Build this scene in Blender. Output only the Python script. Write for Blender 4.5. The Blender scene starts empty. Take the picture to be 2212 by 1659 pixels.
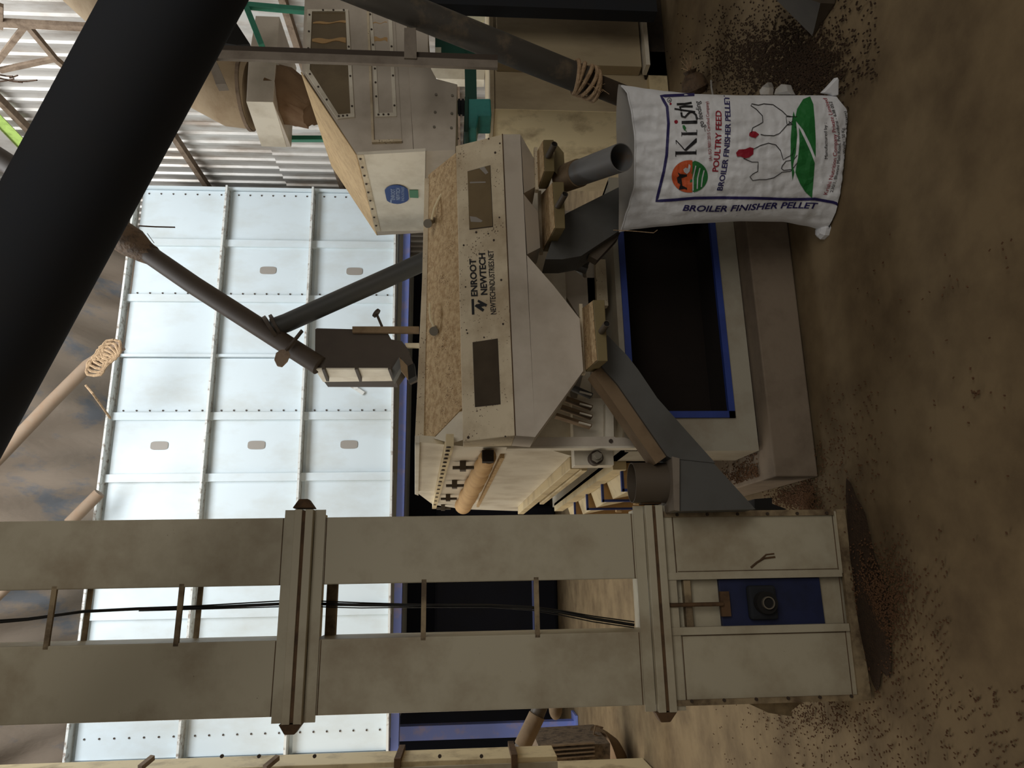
import bpy, bmesh, math, random
from mathutils import Vector, Matrix, noise
sc = bpy.context.scene
COL = sc.collection
random.seed(7)
# ------------------------------------------------------------------ camera
FPX = 1500.0; PSI = math.radians(15.3); PIT = math.radians(3.85)
CAM = Vector((0, 0, 1.5))
Fv = Vector((math.sin(PSI)*math.cos(PIT), math.cos(PSI)*math.cos(PIT), -math.sin(PIT)))
Rv = Vector((math.cos(PSI), -math.sin(PSI), 0))
Uv = Rv.cross(Fv)
cd = bpy.data.cameras.new('camera'); cam = bpy.data.objects.new('camera', cd); COL.objects.link(cam)
cd.sensor_width = 36; cd.lens = 36*FPX/2212; cd.clip_start = 0.05; cd.clip_end = 100
m = Matrix.Identity(4)
for i in range(3):
    m[i][0] = -Uv[i]; m[i][1] = Rv[i]; m[i][2] = -Fv[i]; m[i][3] = CAM[i]
cam.matrix_world = m
cd.dof.use_dof = False
sc.camera = cam
# ------------------------------------------------------------------ light
w = bpy.data.worlds.new('world'); sc.world = w; w.use_nodes = True
bg = w.node_tree.nodes['Background']; bg.inputs[0].default_value = (0.95, 0.90, 0.80, 1); bg.inputs[1].default_value = 0.22
def area(name, loc, target, sx, sy, power, col):
    l = bpy.data.lights.new(name, 'AREA'); l.shape = 'RECTANGLE'; l.size = sx; l.size_y = sy; l.energy = power; l.color = col
    o = bpy.data.objects.new(name, l); COL.objects.link(o); o.location = loc
    o.rotation_euler = (Vector(target)-Vector(loc)).to_track_quat('-Z', 'Y').to_euler()
    return o
area('roof_opening_daylight', (1.6, 4.6, 8.2), (2.0, 8.9, 4.2), 7.0, 2.6, 570, (0.93, 0.97, 1.0))
area('left_bay_daylight', (-3.6, 6.3, 3.0), (1.0, 5.0, 1.0), 4.5, 3.2, 125, (1.0, 0.88, 0.72))
area('front_fill', (2.2, -2.6, 3.4), (1.2, 2.8, 1.2), 3.4, 1.8, 74, (1.0, 0.95, 0.88))  # added fill lamp behind the camera, brightens sack and screener head
sc.view_settings.view_transform = 'Standard'; sc.view_settings.look = 'None'
sc.view_settings.exposure = 0.0; sc.view_settings.gamma = 1.0; sc.view_settings.use_curve_mapping = False
# ------------------------------------------------------------------ pixel rays (frame 2212x1659, world up = image left)
def ray(x, y): return Fv + Rv*((829.5-y)/FPX) - Uv*((x-1106)/FPX)
def on(x, y, ax, val):
    d = ray(x, y); k = 'xyz'.index(ax); return CAM + d*((val-CAM[k])/d[k])
def onY(x, y, v): return on(x, y, 'y', v)
def onX(x, y, v): return on(x, y, 'x', v)
def onZ(x, y, v=0.0): return on(x, y, 'z', v)
# ------------------------------------------------------------------ materials
def lin(c):
    return tuple(((v/255)/12.92 if v/255 <= 0.04045 else ((v/255+0.055)/1.055)**2.4) for v in c)
def mat(name, col, rough=0.6, metal=0.0, dirt=None, amt=0.5, scale=6.0, bump=0.0, bscale=40.0, spots=None, sscale=60.0, sth=0.32, spec=0.4, lo=0.45, hi=0.7, stretch=(1, 1, 1)):
    m = bpy.data.materials.new(name); m.use_nodes = True
    nt = m.node_tree; N = nt.nodes; L = nt.links
    b = N['Principled BSDF']; b.inputs['Roughness'].default_value = rough; b.inputs['Metallic'].default_value = metal
    b.inputs['Specular IOR Level'].default_value = spec
    base = (*lin(col), 1)
    tc = N.new('ShaderNodeTexCoord'); mp = N.new('ShaderNodeMapping'); mp.inputs['Scale'].default_value = stretch
    L.new(tc.outputs['Object'], mp.inputs['Vector']); vec = mp.outputs['Vector']
    out = None
    if dirt is not None:
        n = N.new('ShaderNodeTexNoise'); n.inputs['Scale'].default_value = scale; n.inputs['Detail'].default_value = 8; n.inputs['Roughness'].default_value = 0.62
        L.new(vec, n.inputs['Vector'])
        mr = N.new('ShaderNodeMapRange'); mr.inputs['From Min'].default_value = lo; mr.inputs['From Max'].default_value = hi
        mr.inputs['To Max'].default_value = amt; L.new(n.outputs['Fac'], mr.inputs['Value'])
        mx = N.new('ShaderNodeMix'); mx.data_type = 'RGBA'; mx.inputs['A'].default_value = base; mx.inputs['B'].default_value = (*lin(dirt), 1)
        L.new(mr.outputs['Result'], mx.inputs['Factor']); out = mx.outputs['Result']
    if spots is not None:
        v = N.new('ShaderNodeTexVoronoi'); v.inputs['Scale'].default_value = sscale; L.new(vec, v.inputs['Vector'])
        n2 = N.new('ShaderNodeTexNoise'); n2.inputs['Scale'].default_value = sscale*0.13; n2.inputs['Detail'].default_value = 4; L.new(vec, n2.inputs['Vector'])
        ma = N.new('ShaderNodeMath'); ma.operation = 'MULTIPLY_ADD'; ma.inputs[1].default_value = -1.0; ma.inputs[2].default_value = sth+0.48
        L.new(n2.outputs['Fac'], ma.inputs[0])
        lt = N.new('ShaderNodeMath'); lt.operation = 'LESS_THAN'; 
        L.new(v.outputs['Distance'], lt.inputs[0]); L.new(ma.outputs[0], lt.inputs[1])
        mx2 = N.new('ShaderNodeMix'); mx2.data_type = 'RGBA'; mx2.inputs['B'].default_value = (*lin(spots), 1)
        if out: L.new(out, mx2.inputs['A'])
        else: mx2.inputs['A'].default_value = base
        m8 = N.new('ShaderNodeMath'); m8.operation = 'MULTIPLY'; m8.inputs[1].default_value = 0.8; L.new(lt.outputs[0], m8.inputs[0])
        L.new(m8.outputs[0], mx2.inputs['Factor']); out = mx2.outputs['Result']
    if out: L.new(out, b.inputs['Base Color'])
    else: b.inputs['Base Color'].default_value = base
    if bump:
        n3 = N.new('ShaderNodeTexNoise'); n3.inputs['Scale'].default_value = bscale; n3.inputs['Detail'].default_value = 6; L.new(vec, n3.inputs['Vector'])
        bp = N.new('ShaderNodeBump'); bp.inputs['Strength'].default_value = bump; bp.inputs['Distance'].default_value = 0.01
        L.new(n3.outputs['Fac'], bp.inputs['Height']); L.new(bp.outputs['Normal'], b.inputs['Normal'])
    return m
M = {}
M['cream'] = mat('cream_paint', (178, 170, 148), 0.5, dirt=(120, 100, 72), amt=0.55, scale=3.5, spots=(78, 58, 40), sscale=60, sth=-0.06)
M['creamdirty'] = mat('grimy_cream_paint', (150, 132, 102), 0.6, dirt=(70, 52, 34), amt=0.85, scale=9, lo=0.4, hi=0.62)
M['rust'] = mat('rusty_seam', (92, 68, 44), 0.8, dirt=(40, 28, 18), amt=0.8, scale=14)
M['grimy'] = mat('dark_grime', (48, 38, 28), 0.85, dirt=(22, 17, 12), amt=0.7, scale=20, bump=0.4)
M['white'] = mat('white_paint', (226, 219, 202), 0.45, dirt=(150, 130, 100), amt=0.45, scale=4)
M['panelwhite'] = mat('bin_panel_white', (206, 217, 222), 0.5, dirt=(184, 186, 180), amt=0.6, scale=2.2, stretch=(1, 1, 0.5))
M['shadedwhite'] = mat('shaded_base_white', (164, 158, 142), 0.5, dirt=(120, 100, 76), amt=0.5, scale=4)  # white paint darkened for the shade under the head overhang
M['panelrib'] = mat('bin_rib_white', (214, 216, 212), 0.55, dirt=(120, 96, 72), amt=0.75, scale=16, lo=0.52, hi=0.66)
M['screener'] = mat('screener_paint', (214, 200, 172), 0.5, dirt=(150, 126, 94), amt=0.6, scale=6, lo=0.42, hi=0.68, spots=(84, 62, 42), sscale=80, sth=0.13)
M['screener_clean'] = mat('screener_lower_paint', (196, 186, 172), 0.45, dirt=(140, 126, 108), amt=0.5, scale=3)
M['dust'] = mat('feed_dust', (198, 172, 132), 0.9, dirt=(150, 118, 78), amt=0.8, scale=42, bump=0.6, bscale=90, spots=(96, 70, 42), sscale=120, sth=0.2, lo=0.4, hi=0.65)
M['tan'] = mat('tan_dusty_metal', (188, 160, 118), 0.85, dirt=(150, 122, 86), amt=0.6, scale=18, bump=0.3, bscale=120, spots=(120, 88, 54), sscale=120, sth=0.14)
M['olive'] = mat('olive_cream_paint', (120, 106, 70), 0.5, dirt=(92, 76, 46), amt=0.5, scale=7)
M['duct'] = mat('dark_grey_paint', (84, 84, 82), 0.5, dirt=(62, 58, 52), amt=0.5, scale=4)
M['ductdust'] = mat('brown_dusted_metal', (124, 104, 80), 0.85, dirt=(92, 72, 50), amt=0.6, scale=9, bump=0.2)
M['stub'] = mat('warm_grey_metal', (84, 74, 62), 0.5, dirt=(60, 52, 44), amt=0.5, scale=7)
M['pipe'] = mat('dark_pipe', (50, 50, 48), 0.55, dirt=(62, 56, 46), amt=0.5, scale=4)
M['pipe_dusty'] = mat('dusty_dark_pipe', (66, 62, 56), 0.6, dirt=(120, 104, 82), amt=0.7, scale=8, lo=0.5, hi=0.75)
M['pipe_brown'] = mat('brown_dark_pipe', (60, 49, 38), 0.6, dirt=(50, 38, 28), amt=0.6, scale=6)
M['black'] = mat('black_pipe', (44, 46, 50), 0.9, dirt=(50, 47, 44), amt=0.4, scale=3, spec=0.1)
M['greypvc'] = mat('grey_pvc', (112, 112, 112), 0.4, dirt=(128, 98, 66), amt=0.5, scale=9, lo=0.52)
M['inside'] = mat('dark_inside', (26, 24, 22), 0.9)
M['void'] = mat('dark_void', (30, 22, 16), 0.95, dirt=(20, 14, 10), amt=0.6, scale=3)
M['blue'] = mat('blue_paint', (46, 66, 140), 0.5, dirt=(34, 46, 96), amt=0.5, scale=5)
M['bluedark'] = mat('navy_blue_paint', (29, 37, 72), 0.6, dirt=(20, 25, 44), amt=0.6, scale=9)
M['bluebeam'] = mat('steel_blue_paint', (112, 128, 196), 0.5, dirt=(160, 142, 150), amt=0.6, scale=6, lo=0.5)
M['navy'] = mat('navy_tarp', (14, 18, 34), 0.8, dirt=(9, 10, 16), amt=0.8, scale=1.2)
M['green'] = mat('teal_green_paint', (58, 138, 112), 0.45, dirt=(44, 100, 84), amt=0.5, scale=9)
M['teal'] = mat('teal_motor_paint', (66, 158, 152), 0.4, dirt=(30, 84, 84), amt=0.4, scale=10)
M['darkgreen'] = mat('dark_green_paint', (30, 76, 62), 0.5)
M['postgrey'] = mat('grey_steel_post', (126, 116, 104), 0.5, dirt=(88, 76, 64), amt=0.6, scale=7)
M['galv'] = mat('galvanised_sheet', (204, 200, 194), 0.42, metal=0.35, dirt=(140, 122, 104), amt=0.8, scale=3.0, stretch=(1, 1, 0.35), bump=0.15, bscale=20)
M['rafter'] = mat('light_block_brown', (130, 112, 94), 0.8, dirt=(80, 62, 48), amt=0.7, scale=11, bump=0.4)
M['tarp'] = mat('brown_tarp', (150, 134, 118), 0.7, dirt=(104, 112, 122), amt=0.75, scale=1.3, bump=0.3, bscale=6, lo=0.52, hi=0.64, stretch=(2.2, 1, 0.6))
M['tarp'].node_tree.nodes['Bump'].inputs['Strength'].default_value = 0.9
M['pole'] = mat('dusty_pole', (132, 113, 94), 0.8, dirt=(130, 100, 74), amt=0.5, scale=9)
M['rope'] = mat('jute_rope', (178, 150, 118), 0.95, dirt=(104, 80, 56), amt=0.7, scale=30, bump=0.8, bscale=120)
M['wrap'] = mat('bin_liner_wrap', (96, 76, 56), 0.7, dirt=(36, 26, 18), amt=0.9, scale=20, bump=1.0, bscale=40)
M['sleeve'] = mat('brown_cloth', (112, 88, 64), 0.95, dirt=(96, 68, 44), amt=0.6, scale=7, bump=0.4, bscale=14)
M['tansleeve'] = mat('tan_cloth', (196, 160, 112), 0.9, dirt=(160, 124, 84), amt=0.5, scale=9, bump=0.3, bscale=20)
M['ductwrap'] = mat('tan_duct_dust', (156, 136, 108), 0.85, dirt=(128, 104, 76), amt=0.6, scale=6, bump=0.2)
M['glassdirty'] = mat('dusty_window', (120, 104, 78), 0.25, dirt=(88, 74, 54), amt=0.6, scale=5)
M['glassdark'] = mat('dark_window', (66, 58, 48), 0.2, dirt=(88, 78, 64), amt=0.5, scale=5)
M['steel'] = mat('zinc_bolt', (138, 132, 120), 0.4, metal=0.6)
M['boltdark'] = mat('dark_bolt', (62, 50, 40), 0.6)
M['ink'] = mat('black_stencil_paint', (22, 22, 26), 0.6)
M['stickerblue'] = mat('blue_sticker', (52, 76, 132), 0.4)
M['stickertext'] = mat('pale_sticker_print', (150, 166, 196), 0.4)
M['stickergreen'] = mat('green_sticker', (84, 134, 104), 0.5)
M['holeplate'] = mat('grey_glass_reflection', (146, 140, 132), 0.6)
M['cable'] = mat('black_cable', (18, 17, 16), 0.5)
M['tie'] = mat('white_cable_tie', (228, 214, 178), 0.6)
M['bag'] = mat('woven_white_bag', (226, 228, 232), 0.5, dirt=(190, 190, 192), amt=0.5, scale=5, bump=0.6, bscale=22, stretch=(1, 1, 0.7))
M['bagin'] = mat('bag_inner', (176, 172, 166), 0.7, dirt=(150, 132, 108), amt=0.5, scale=6)
M['pnavy'] = mat('print_navy', (40, 34, 92), 0.6)
M['pblack'] = mat('print_black', (24, 22, 26), 0.6)
M['pred'] = mat('print_red', (150, 26, 46), 0.6)
M['pgreen'] = mat('print_green', (34, 112, 52), 0.6)
M['porange'] = mat('print_orange', (206, 92, 48), 0.6)
M['pwhite'] = mat('print_white', (200, 200, 204), 0.6)
M['concrete'] = mat('plinth_concrete', (126, 112, 96), 0.85, dirt=(84, 70, 56), amt=0.6, scale=4, bump=0.2)
M['floor'] = mat('dusty_concrete_floor', (122, 104, 76), 0.9, dirt=(76, 60, 40), amt=0.8, scale=3.2, bump=0.15, bscale=30, spots=(52, 38, 24), sscale=34, sth=-0.27, lo=0.40, hi=0.72)
M['pellet'] = mat('feed_pellet', (92, 64, 40), 0.85, dirt=(52, 34, 20), amt=0.6, scale=60)
M['crumb'] = mat('feed_crumb', (62, 45, 29), 0.95, dirt=(44, 30, 18), amt=0.8, scale=40, bump=1.0, bscale=140)
M['basin'] = mat('dull_steel_basin', (120, 98, 72), 0.5, metal=0.3, dirt=(92, 70, 48), amt=0.5, scale=8)
M['motor'] = mat('grimy_machine', (108, 92, 74), 0.8, dirt=(40, 32, 26), amt=0.9, scale=16, bump=0.6)
M['limesheet'] = mat('lime_translucent_sheet', (190, 220, 120), 0.5, dirt=(120, 150, 70), amt=0.7, scale=6)
M['board'] = mat('off_white_board', (214, 212, 190), 0.5)
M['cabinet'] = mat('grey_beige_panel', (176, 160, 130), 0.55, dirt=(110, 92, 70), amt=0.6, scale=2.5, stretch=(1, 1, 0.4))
M['cabside'] = mat('pale_cream_and_lit_side', (214, 196, 156), 0.55, dirt=(120, 98, 70), amt=0.7, scale=4, lo=0.5)
M['twig'] = mat('dry_twig', (70, 52, 38), 0.9)
# ------------------------------------------------------------------ mesh helpers
class MB:
    def __init__(s): s.v = []; s.f = []
    def poly(s, pts):
        i = len(s.v); s.v += [Vector(p) for p in pts]; s.f.append(list(range(i, i+len(pts)))); return s
    def prism(s, pts, ext):
        pts = [Vector(p) for p in pts]; e = Vector(ext); n = len(pts); i = len(s.v)
        s.v += pts + [p+e for p in pts]
        s.f.append(list(range(i, i+n))); s.f.append(list(range(i+2*n-1, i+n-1, -1)))
        for k in range(n):
            a = i+k; b = i+(k+1) % n; s.f.append([a, a+n, b+n, b])
        return s
    def box(s, x0, x1, y0, y1, z0, z1):
        return s.prism([(x0, y0, z0), (x1, y0, z0), (x1, y0, z1), (x0, y0, z1)], (0, y1-y0, 0))
    def hexa(s, a, b):  # two quads (lists of 4), connected
        i = len(s.v); s.v += [Vector(p) for p in a] + [Vector(p) for p in b]
        s.f += [[i, i+1, i+2, i+3], [i+7, i+6, i+5, i+4]]
        for k in range(4):
            p = i+k; q = i+(k+1) % 4; s.f.append([p, p+4, q+4, q])
        return s
    def bar(s, a, b, w, t, up=(0, 0, 1)):
        a = Vector(a); b = Vector(b); d = (b-a).normalized(); u = Vector(up)
        if abs(d.dot(u)) > 0.98: u = Vector((1, 0, 0))
        x = d.cross(u).normalized(); y = x.cross(d).normalized()
        c = [x*w/2+y*t/2, -x*w/2+y*t/2, -x*w/2-y*t/2, x*w/2-y*t/2]
        return s.hexa([a+q for q in c], [b+q for q in c])
    def tube(s, pts, r, seg=20, caps=True, wall=0.0, squash=1.0, up=None):
        pts = [Vector(p) for p in pts]; n = len(pts)
        rs = r if isinstance(r, (list, tuple)) else [r]*n
        def rings(rs_):
            out = []; prev = None
            for k in range(n):
                if k == 0: d = pts[1]-pts[0]
                elif k == n-1: d = pts[-1]-pts[-2]
                else: d = (pts[k+1]-pts[k]).normalized()+(pts[k]-pts[k-1]).normalized()
                d.normalize()
                if prev is None:
                    u = Vector(up) if up else (Vector((0, 0, 1)) if abs(d.z) < 0.9 else Vector((1, 0, 0)))
                    x = d.cross(u).normalized()
                else:
                    x = (prev - d*prev.dot(d)).normalized()
                prev = x; y = d.cross(x)
                i = len(s.v)
                for j in range(seg):
                    a = 2*math.pi*j/seg
                    s.v.append(pts[k]+x*rs_[k]*math.cos(a)+y*rs_[k]*squash*math.sin(a))
                out.append(i)
            for k in range(n-1):
                for j in range(seg):
                    a = out[k]+j; b = out[k]+(j+1) % seg; c = out[k+1]+(j+1) % seg; e = out[k+1]+j
                    s.f.append([a, b, c, e])
            return out
        o = rings(rs)
        if wall:
            q = rings([v-wall for v in rs])
            for k in (0, n-1):
                for j in range(seg):
                    s.f.append([o[k]+j, o[k]+(j+1) % seg, q[k]+(j+1) % seg, q[k]+j])
        elif caps:
            s.f.append([o[0]+j for j in range(seg)][::-1]); s.f.append([o[-1]+j for j in range(seg)])
        return s
    def disc(s, c, n, r, t=0.004, seg=12):
        c = Vector(c); n = Vector(n).normalized(); return s.tube([c, c+n*t], r, seg)
    def ball(s, c, rx, ry=None, rz=None, seg=12, rg=8):
        ry = ry or rx; rz = rz or rx; c = Vector(c); i = len(s.v)
        for a in range(rg+1):
            th = math.pi*a/rg
            for b in range(seg):
                ph = 2*math.pi*b/seg
                s.v.append(c+Vector((rx*math.sin(th)*math.cos(ph), ry*math.sin(th)*math.sin(ph), rz*math.cos(th))))
        for a in range(rg):
            for b in range(seg):
                s.f.append([i+a*seg+b, i+a*seg+(b+1) % seg, i+(a+1)*seg+(b+1) % seg, i+(a+1)*seg+b])
        return s
    def build(s, name, m, parent=None, smooth=False, bevel=0.0, label=None):
        me = bpy.data.meshes.new(name); me.from_pydata([tuple(v) for v in s.v], [], s.f); me.validate()
        bm = bmesh.new(); bm.from_mesh(me)
        bmesh.ops.remove_doubles(bm, verts=bm.verts, dist=1e-6)
        bmesh.ops.recalc_face_normals(bm, faces=bm.faces); bm.to_mesh(me); bm.free()
        me.materials.append(M[m] if isinstance(m, str) else m)
        o = bpy.data.objects.new(name, me); COL.objects.link(o)
        if smooth:
            for p in me.polygons: p.use_smooth = True
            try: me.set_sharp_from_angle(angle=math.radians(40))
            except Exception: pass
        if bevel:
            b = o.modifiers.new('bevel', 'BEVEL'); b.width = bevel; b.segments = 2; b.limit_method = 'ANGLE'; b.angle_limit = math.radians(50)
        if parent is not None: attach(o, parent)
        if label: o['label'] = label
        return o
def world_of(o):
    m = Matrix.Identity(4); p = o
    while p is not None:
        m = (p.matrix_parent_inverse @ Matrix.LocRotScale(p.location, p.rotation_euler, p.scale) if p.parent else Matrix.LocRotScale(p.location, p.rotation_euler, p.scale)) @ m
        p = p.parent
    return m
def attach(o, parent):
    o.parent = parent; o.matrix_parent_inverse = world_of(parent).inverted()
def thing(name, label, cat, loc, group=None):
    o = bpy.data.objects.new(name, None); COL.objects.link(o); o.location = loc; o.empty_display_size = 0.1
    o['label'] = label; o['category'] = cat
    if group: o['group'] = group
    return o
def tag(o, label, cat, group=None, kind=None):
    o['label'] = label; o['category'] = cat
    if group: o['group'] = group
    if kind: o['kind'] = kind
    return o
def struct(o): o['kind'] = 'structure'; return o
def pY(pts, Y): return [onY(x, y, Y) for x, y in pts]
def pX(pts, X): return [onX(x, y, X) for x, y in pts]
def slab(pts, Y, d): return MB().prism(pY(pts, Y), (0, d, 0))
def slabX(pts, X, d): return MB().prism(pX(pts, X), (d, 0, 0))
# flat lettering: returns (verts2d, faces) in units of width x height
def textmesh(body, shear=0.0, offset=0.0, spacing=1.0):
    cu = bpy.data.curves.new('t', 'FONT'); cu.body = body; cu.size = 1.0; cu.shear = shear; cu.offset = offset; cu.space_character = spacing; cu.resolution_u = 3
    ob = bpy.data.objects.new('t', cu); COL.objects.link(ob); bpy.context.view_layer.update()
    me = bpy.data.meshes.new_from_object(ob.evaluated_get(bpy.context.evaluated_depsgraph_get()))
    vs = [(v.co.x, v.co.y) for v in me.vertices]; fs = [list(p.vertices) for p in me.polygons]
    bpy.data.objects.remove(ob); bpy.data.curves.remove(cu); bpy.data.meshes.remove(me)
    x0 = min(v[0] for v in vs); x1 = max(v[0] for v in vs)
    return [((v[0]-x0)/(x1-x0), v[1]/0.72) for v in vs], fs
def put_text(mb, body, fn, **k):
    vs, fs = textmesh(body, **k); i = len(mb.v)
    mb.v += [fn(a, b) for a, b in vs]; mb.f += [[i+q for q in f] for f in fs]
# ================================================================== SETTING
fl = MB(); nx, ny = 90, 110
X0, X1, Y0, Y1 = -8, 9, -2.5, 13.5
hn = lambda x, y: 0.004*math.sin(x*2.1+y*1.3)+0.003*math.sin(y*3.7-x)
for j in range(ny+1):
    for i in range(nx+1):
        x = X0+(X1-X0)*i/nx; y = Y0+(Y1-Y0)*j/ny; fl.v.append(Vector((x, y, -0.008+hn(x, y))))
for j in range(ny):
    for i in range(nx):
        a = j*(nx+1)+i; fl.f.append([a, a+1, a+nx+2, a+nx+1])
fo = struct(fl.build('floor', 'floor', smooth=True))
struct(MB().box(-8, 7.5, -3.2, 3.9, 5.5, 5.55).build('light_block_ceiling', 'rafter'))  # unseen slab added to keep the roof light off the foreground floor
# right wall: trapezoidal sheet
XW = 5.75
def ribbed(x, y0, y1, z0, z1, pitch=0.2, d=0.03):
    mb = MB(); ys = []; y = y0
    while y < y1:
        ys += [(y, 0), (y+pitch*0.62, 0), (y+pitch*0.70, d), (y+pitch*0.92, d)]; y += pitch
    ys.append((y, 0))
    for k in range(len(ys)-1):
        (a, p), (b, q) = ys[k], ys[k+1]
        mb.poly([(x-p, a, z0), (x-q, b, z0), (x-q, b, z1), (x-p, a, z1)])
    return mb
struct(ribbed(XW, 4.0, 12.4, 0, 4.2).build('wall_right', 'galv'))
struct(ribbed(XW+0.035, 4.0, 12.4, 4.15, 8.6).build('wall_right_upper', 'galv'))
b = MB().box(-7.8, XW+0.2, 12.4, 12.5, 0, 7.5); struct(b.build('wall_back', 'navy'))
for k, z in enumerate((1.6, 3.35, 5.35, 7.15)):
    o = MB().box(XW-0.13, XW-0.035, 4.2, 12.3, z-0.035, z+0.035).build('trim_%d' % (k+1), 'rafter'); struct(o)
# tarp ceiling behind the bin
tb = MB(); n1, n2 = 220, 50
for j in range(n2+1):
    for i in range(n1+1):
        u = i/n1; v = j/n2
        x = -6.5+11.9*u; y = 12.2-5.0*v; z = 6.5+2.5*v
        d = 0.14*math.sin(4*u*6.28+3*v*4+math.sin(v*6)*2)+0.05*math.sin(22*u*6.28+v*14)+0.05*math.sin(13*u*6.28-v*9)+0.03*math.sin(31*u+v*17)
        tb.v.append(Vector((x, y-d*0.6, z-d*0.7-0.25*math.sin(u*3.14*2)**2)))
for j in range(n2):
    for i in range(n1):
        a = j*(n1+1)+i; tb.f.append([a, a+1, a+n1+2, a+n1+1])
o = tb.build('tarpaulin', 'tarp', smooth=True); o.modifiers.new('solid', 'SOLIDIFY').thickness = 0.004
tag(o, 'wrinkled brown tarpaulin with blue grey patches stretched above the white panelled bin', 'tarpaulin')
def pole(name, pts, Y, r, lab, m='pole'):
    t = thing(name, lab, 'pole', pts and onY(*pts[0], Y))
    MB().tube(pY(pts, Y), r, 14).build('pole_shaft', m, t, smooth=True); return t
p1 = pole('roof_pole', [(-60, 1045), (0, 985), (110, 870), (190, 790), (262, 745)], 8.2, 0.075, 'long dusty pole with a rope knot, crossing the tarpaulin above the bin')
kn = MB()
for k in range(7):
    c = onY(208+k*6, 795-k*7, 8.15); kn.tube([c+Vector((0.10*math.cos(a), -0.02, 0.11*math.sin(a)+0.02*math.sin(3*a+k))) for a in [i*0.52 for i in range(13)]], 0.018, 6)
kn.build('rope_knot', 'rope', p1, smooth=True)
MB().tube([onY(185, 832, 8.1), onY(200, 850, 8.1), onY(238, 903, 8.6)], 0.014, 6).build('tie_rope', 'rope', p1, smooth=True)
pole('roof_pole', [(150, 1130), (215, 1065)], 8.7, 0.07, 'short dusty pole meeting the top edge of the bin beside the front elevator leg')
pole('roof_pole', [(-30, 1310), (12, 1270)], 8.2, 0.06, 'thin pole end at the very top of the photo between the elevator legs')
# roof members on the right
tr = thing('roof_truss', 'dusty lattice roof truss against the corrugated wall', 'truss', onX(0, 60, 5.2))
for (a, b, wd) in [((-40, 47), (215, 60), 0.07), ((-30, 165), (57, 52), 0.045), ((57, 52), (120, 128), 0.05), ((120, 128), (190, 185), 0.05), ((0, 152), (118, 127), 0.04), ((0, 10), (0, 60), 0.04)]:
    MB().bar(onX(*a, 5.2), onX(*b, 5.2), wd, 0.05).build('truss_member', 'rafter', tr)
tg = MB()
for (a, b) in [((-5, 168), (40, 176)), ((0, 162), (28, 165)), ((10, 172), (48, 178)), ((40, 176), (80, 173)), ((0, 176), (30, 170)), ((20, 168), (38, 163))]:
    tg.tube([onX(*a, 5.0), onX((a[0]+b[0])/2, (a[1]+b[1])/2+1, 5.02), onX(*b, 5.0)], 0.008, 5)
tag(tg.build('dry_twig', 'twig'), 'tuft of thin dry twigs caught on the roof truss', 'twigs')
tt = thing('rafter', 'dusty angled rafter ending behind the large black pipe at the top right', 'rafter', onX(170, -10, 5.3))
MB().bar(onX(165, -12, 5.3), onX(213, 45, 5.3), 0.09, 0.05).build('rafter_bar', 'rafter', tt)
# lime translucent sheet and lighter sheet beyond
q = [(-10, 238), (66, 316), (52, 334), (-10, 268)]
tag(slabX(q, 5.55, 0.01).build('skylight_sheet', 'limesheet'), 'lime green translucent roof sheet strip at the upper edge of the corrugated wall', 'skylight')
q = [(-10, 270), (52, 334), (30, 345), (-12, 318)]
tag(slabX(q, 5.52, 0.01).build('roof_sheet', 'galv'), 'pale corrugated roof sheet strip just beyond the lime green sheet', 'roof sheet')
q = [(-10, 385), (28, 398), (20, 420), (-10, 470)]
tag(slab(q, 8.0, 0.02).build('roof_sheet', 'galv'), 'small pale sheet corner visible left of the large black pipe', 'roof sheet')
# ================================================================== STORAGE BIN
TY = 9.0; ZB, Z1, Z2, ZT = 2.45, 3.61, 4.80, 6.03
xs = [-1.99, -1.21, -0.40, 0.42, 1.235, 2.03, 2.85, 3.66, 4.48, 5.33]; zs = [ZB, Z1, Z2, ZT]
bn = thing('storage_bin', 'tall white panelled storage bin raised on blue steel legs', 'storage bin', ((xs[0]+xs[-1])/2, 10.4, 0))
MB().box(xs[0]+0.01, xs[-1]-0.01, TY+0.06, 12.0, ZB, ZT-0.02).build('bin_body', 'panelwhite', bn)
tilt = lambda x: 0.013*(x-2.0)
for i in range(9):
    for j in range(3):
        x0, x1 = xs[i]+0.03, xs[i+1]-0.03; z0, z1 = zs[j]+0.02, zs[j+1]-0.06
        pn = MB().prism([(x0, TY+0.02, z0+tilt(x0)), (x1, TY+0.02, z0+tilt(x1)), (x1, TY+0.02, z1+tilt(x1)), (x0, TY+0.02, z1+tilt(x0))], (0, 0.05, 0)).build('bin_panel', 'panelwhite', bn)
        if (i, j) in ((4, 0), (4, 1), (4, 2), (7, 0), (7, 1)):
            cx = (x0+x1)/2+0.02; cz = (z0+z1)/2; pts = []
            for a in range(24):
                an = 2*math.pi*a/24; ex = 0.055 if math.cos(an) > 0 else -0.055
                sx = math.copysign(abs(math.cos(an))**0.5, math.cos(an)); sz = math.copysign(abs(math.sin(an))**0.5, math.sin(an))
                pts.append((cx+0.055*sx, TY+0.012, cz+0.11*sz+tilt(cx)))
            MB().prism(pts, (0, 0.02, 0)).build('inspection_plate', 'holeplate', pn)
        bl = MB()
        if i in (5, 8, 0, 7):
            for k in range(7):
                xx = {5: x0+0.05, 8: x1-0.06, 0: x0+0.22, 7: x0+0.05}[i]
                bl.disc((xx, TY+0.02, z0+0.08+k*(z1-z0-0.16)/6+tilt(xx)), (0, -1, 0), 0.011, 0.01, 8)
            bl.build('panel_bolts', 'boltdark', pn)
for i, x in enumerate(xs):
    wid = 0.018 if i in (0, 6, 9) else 0.05
    MB().box(x-wid, x+wid, TY-0.02, TY+0.06, ZB-0.02+tilt(x), ZT+tilt(x)).build('bin_rib', 'panelwhite', bn)
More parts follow.
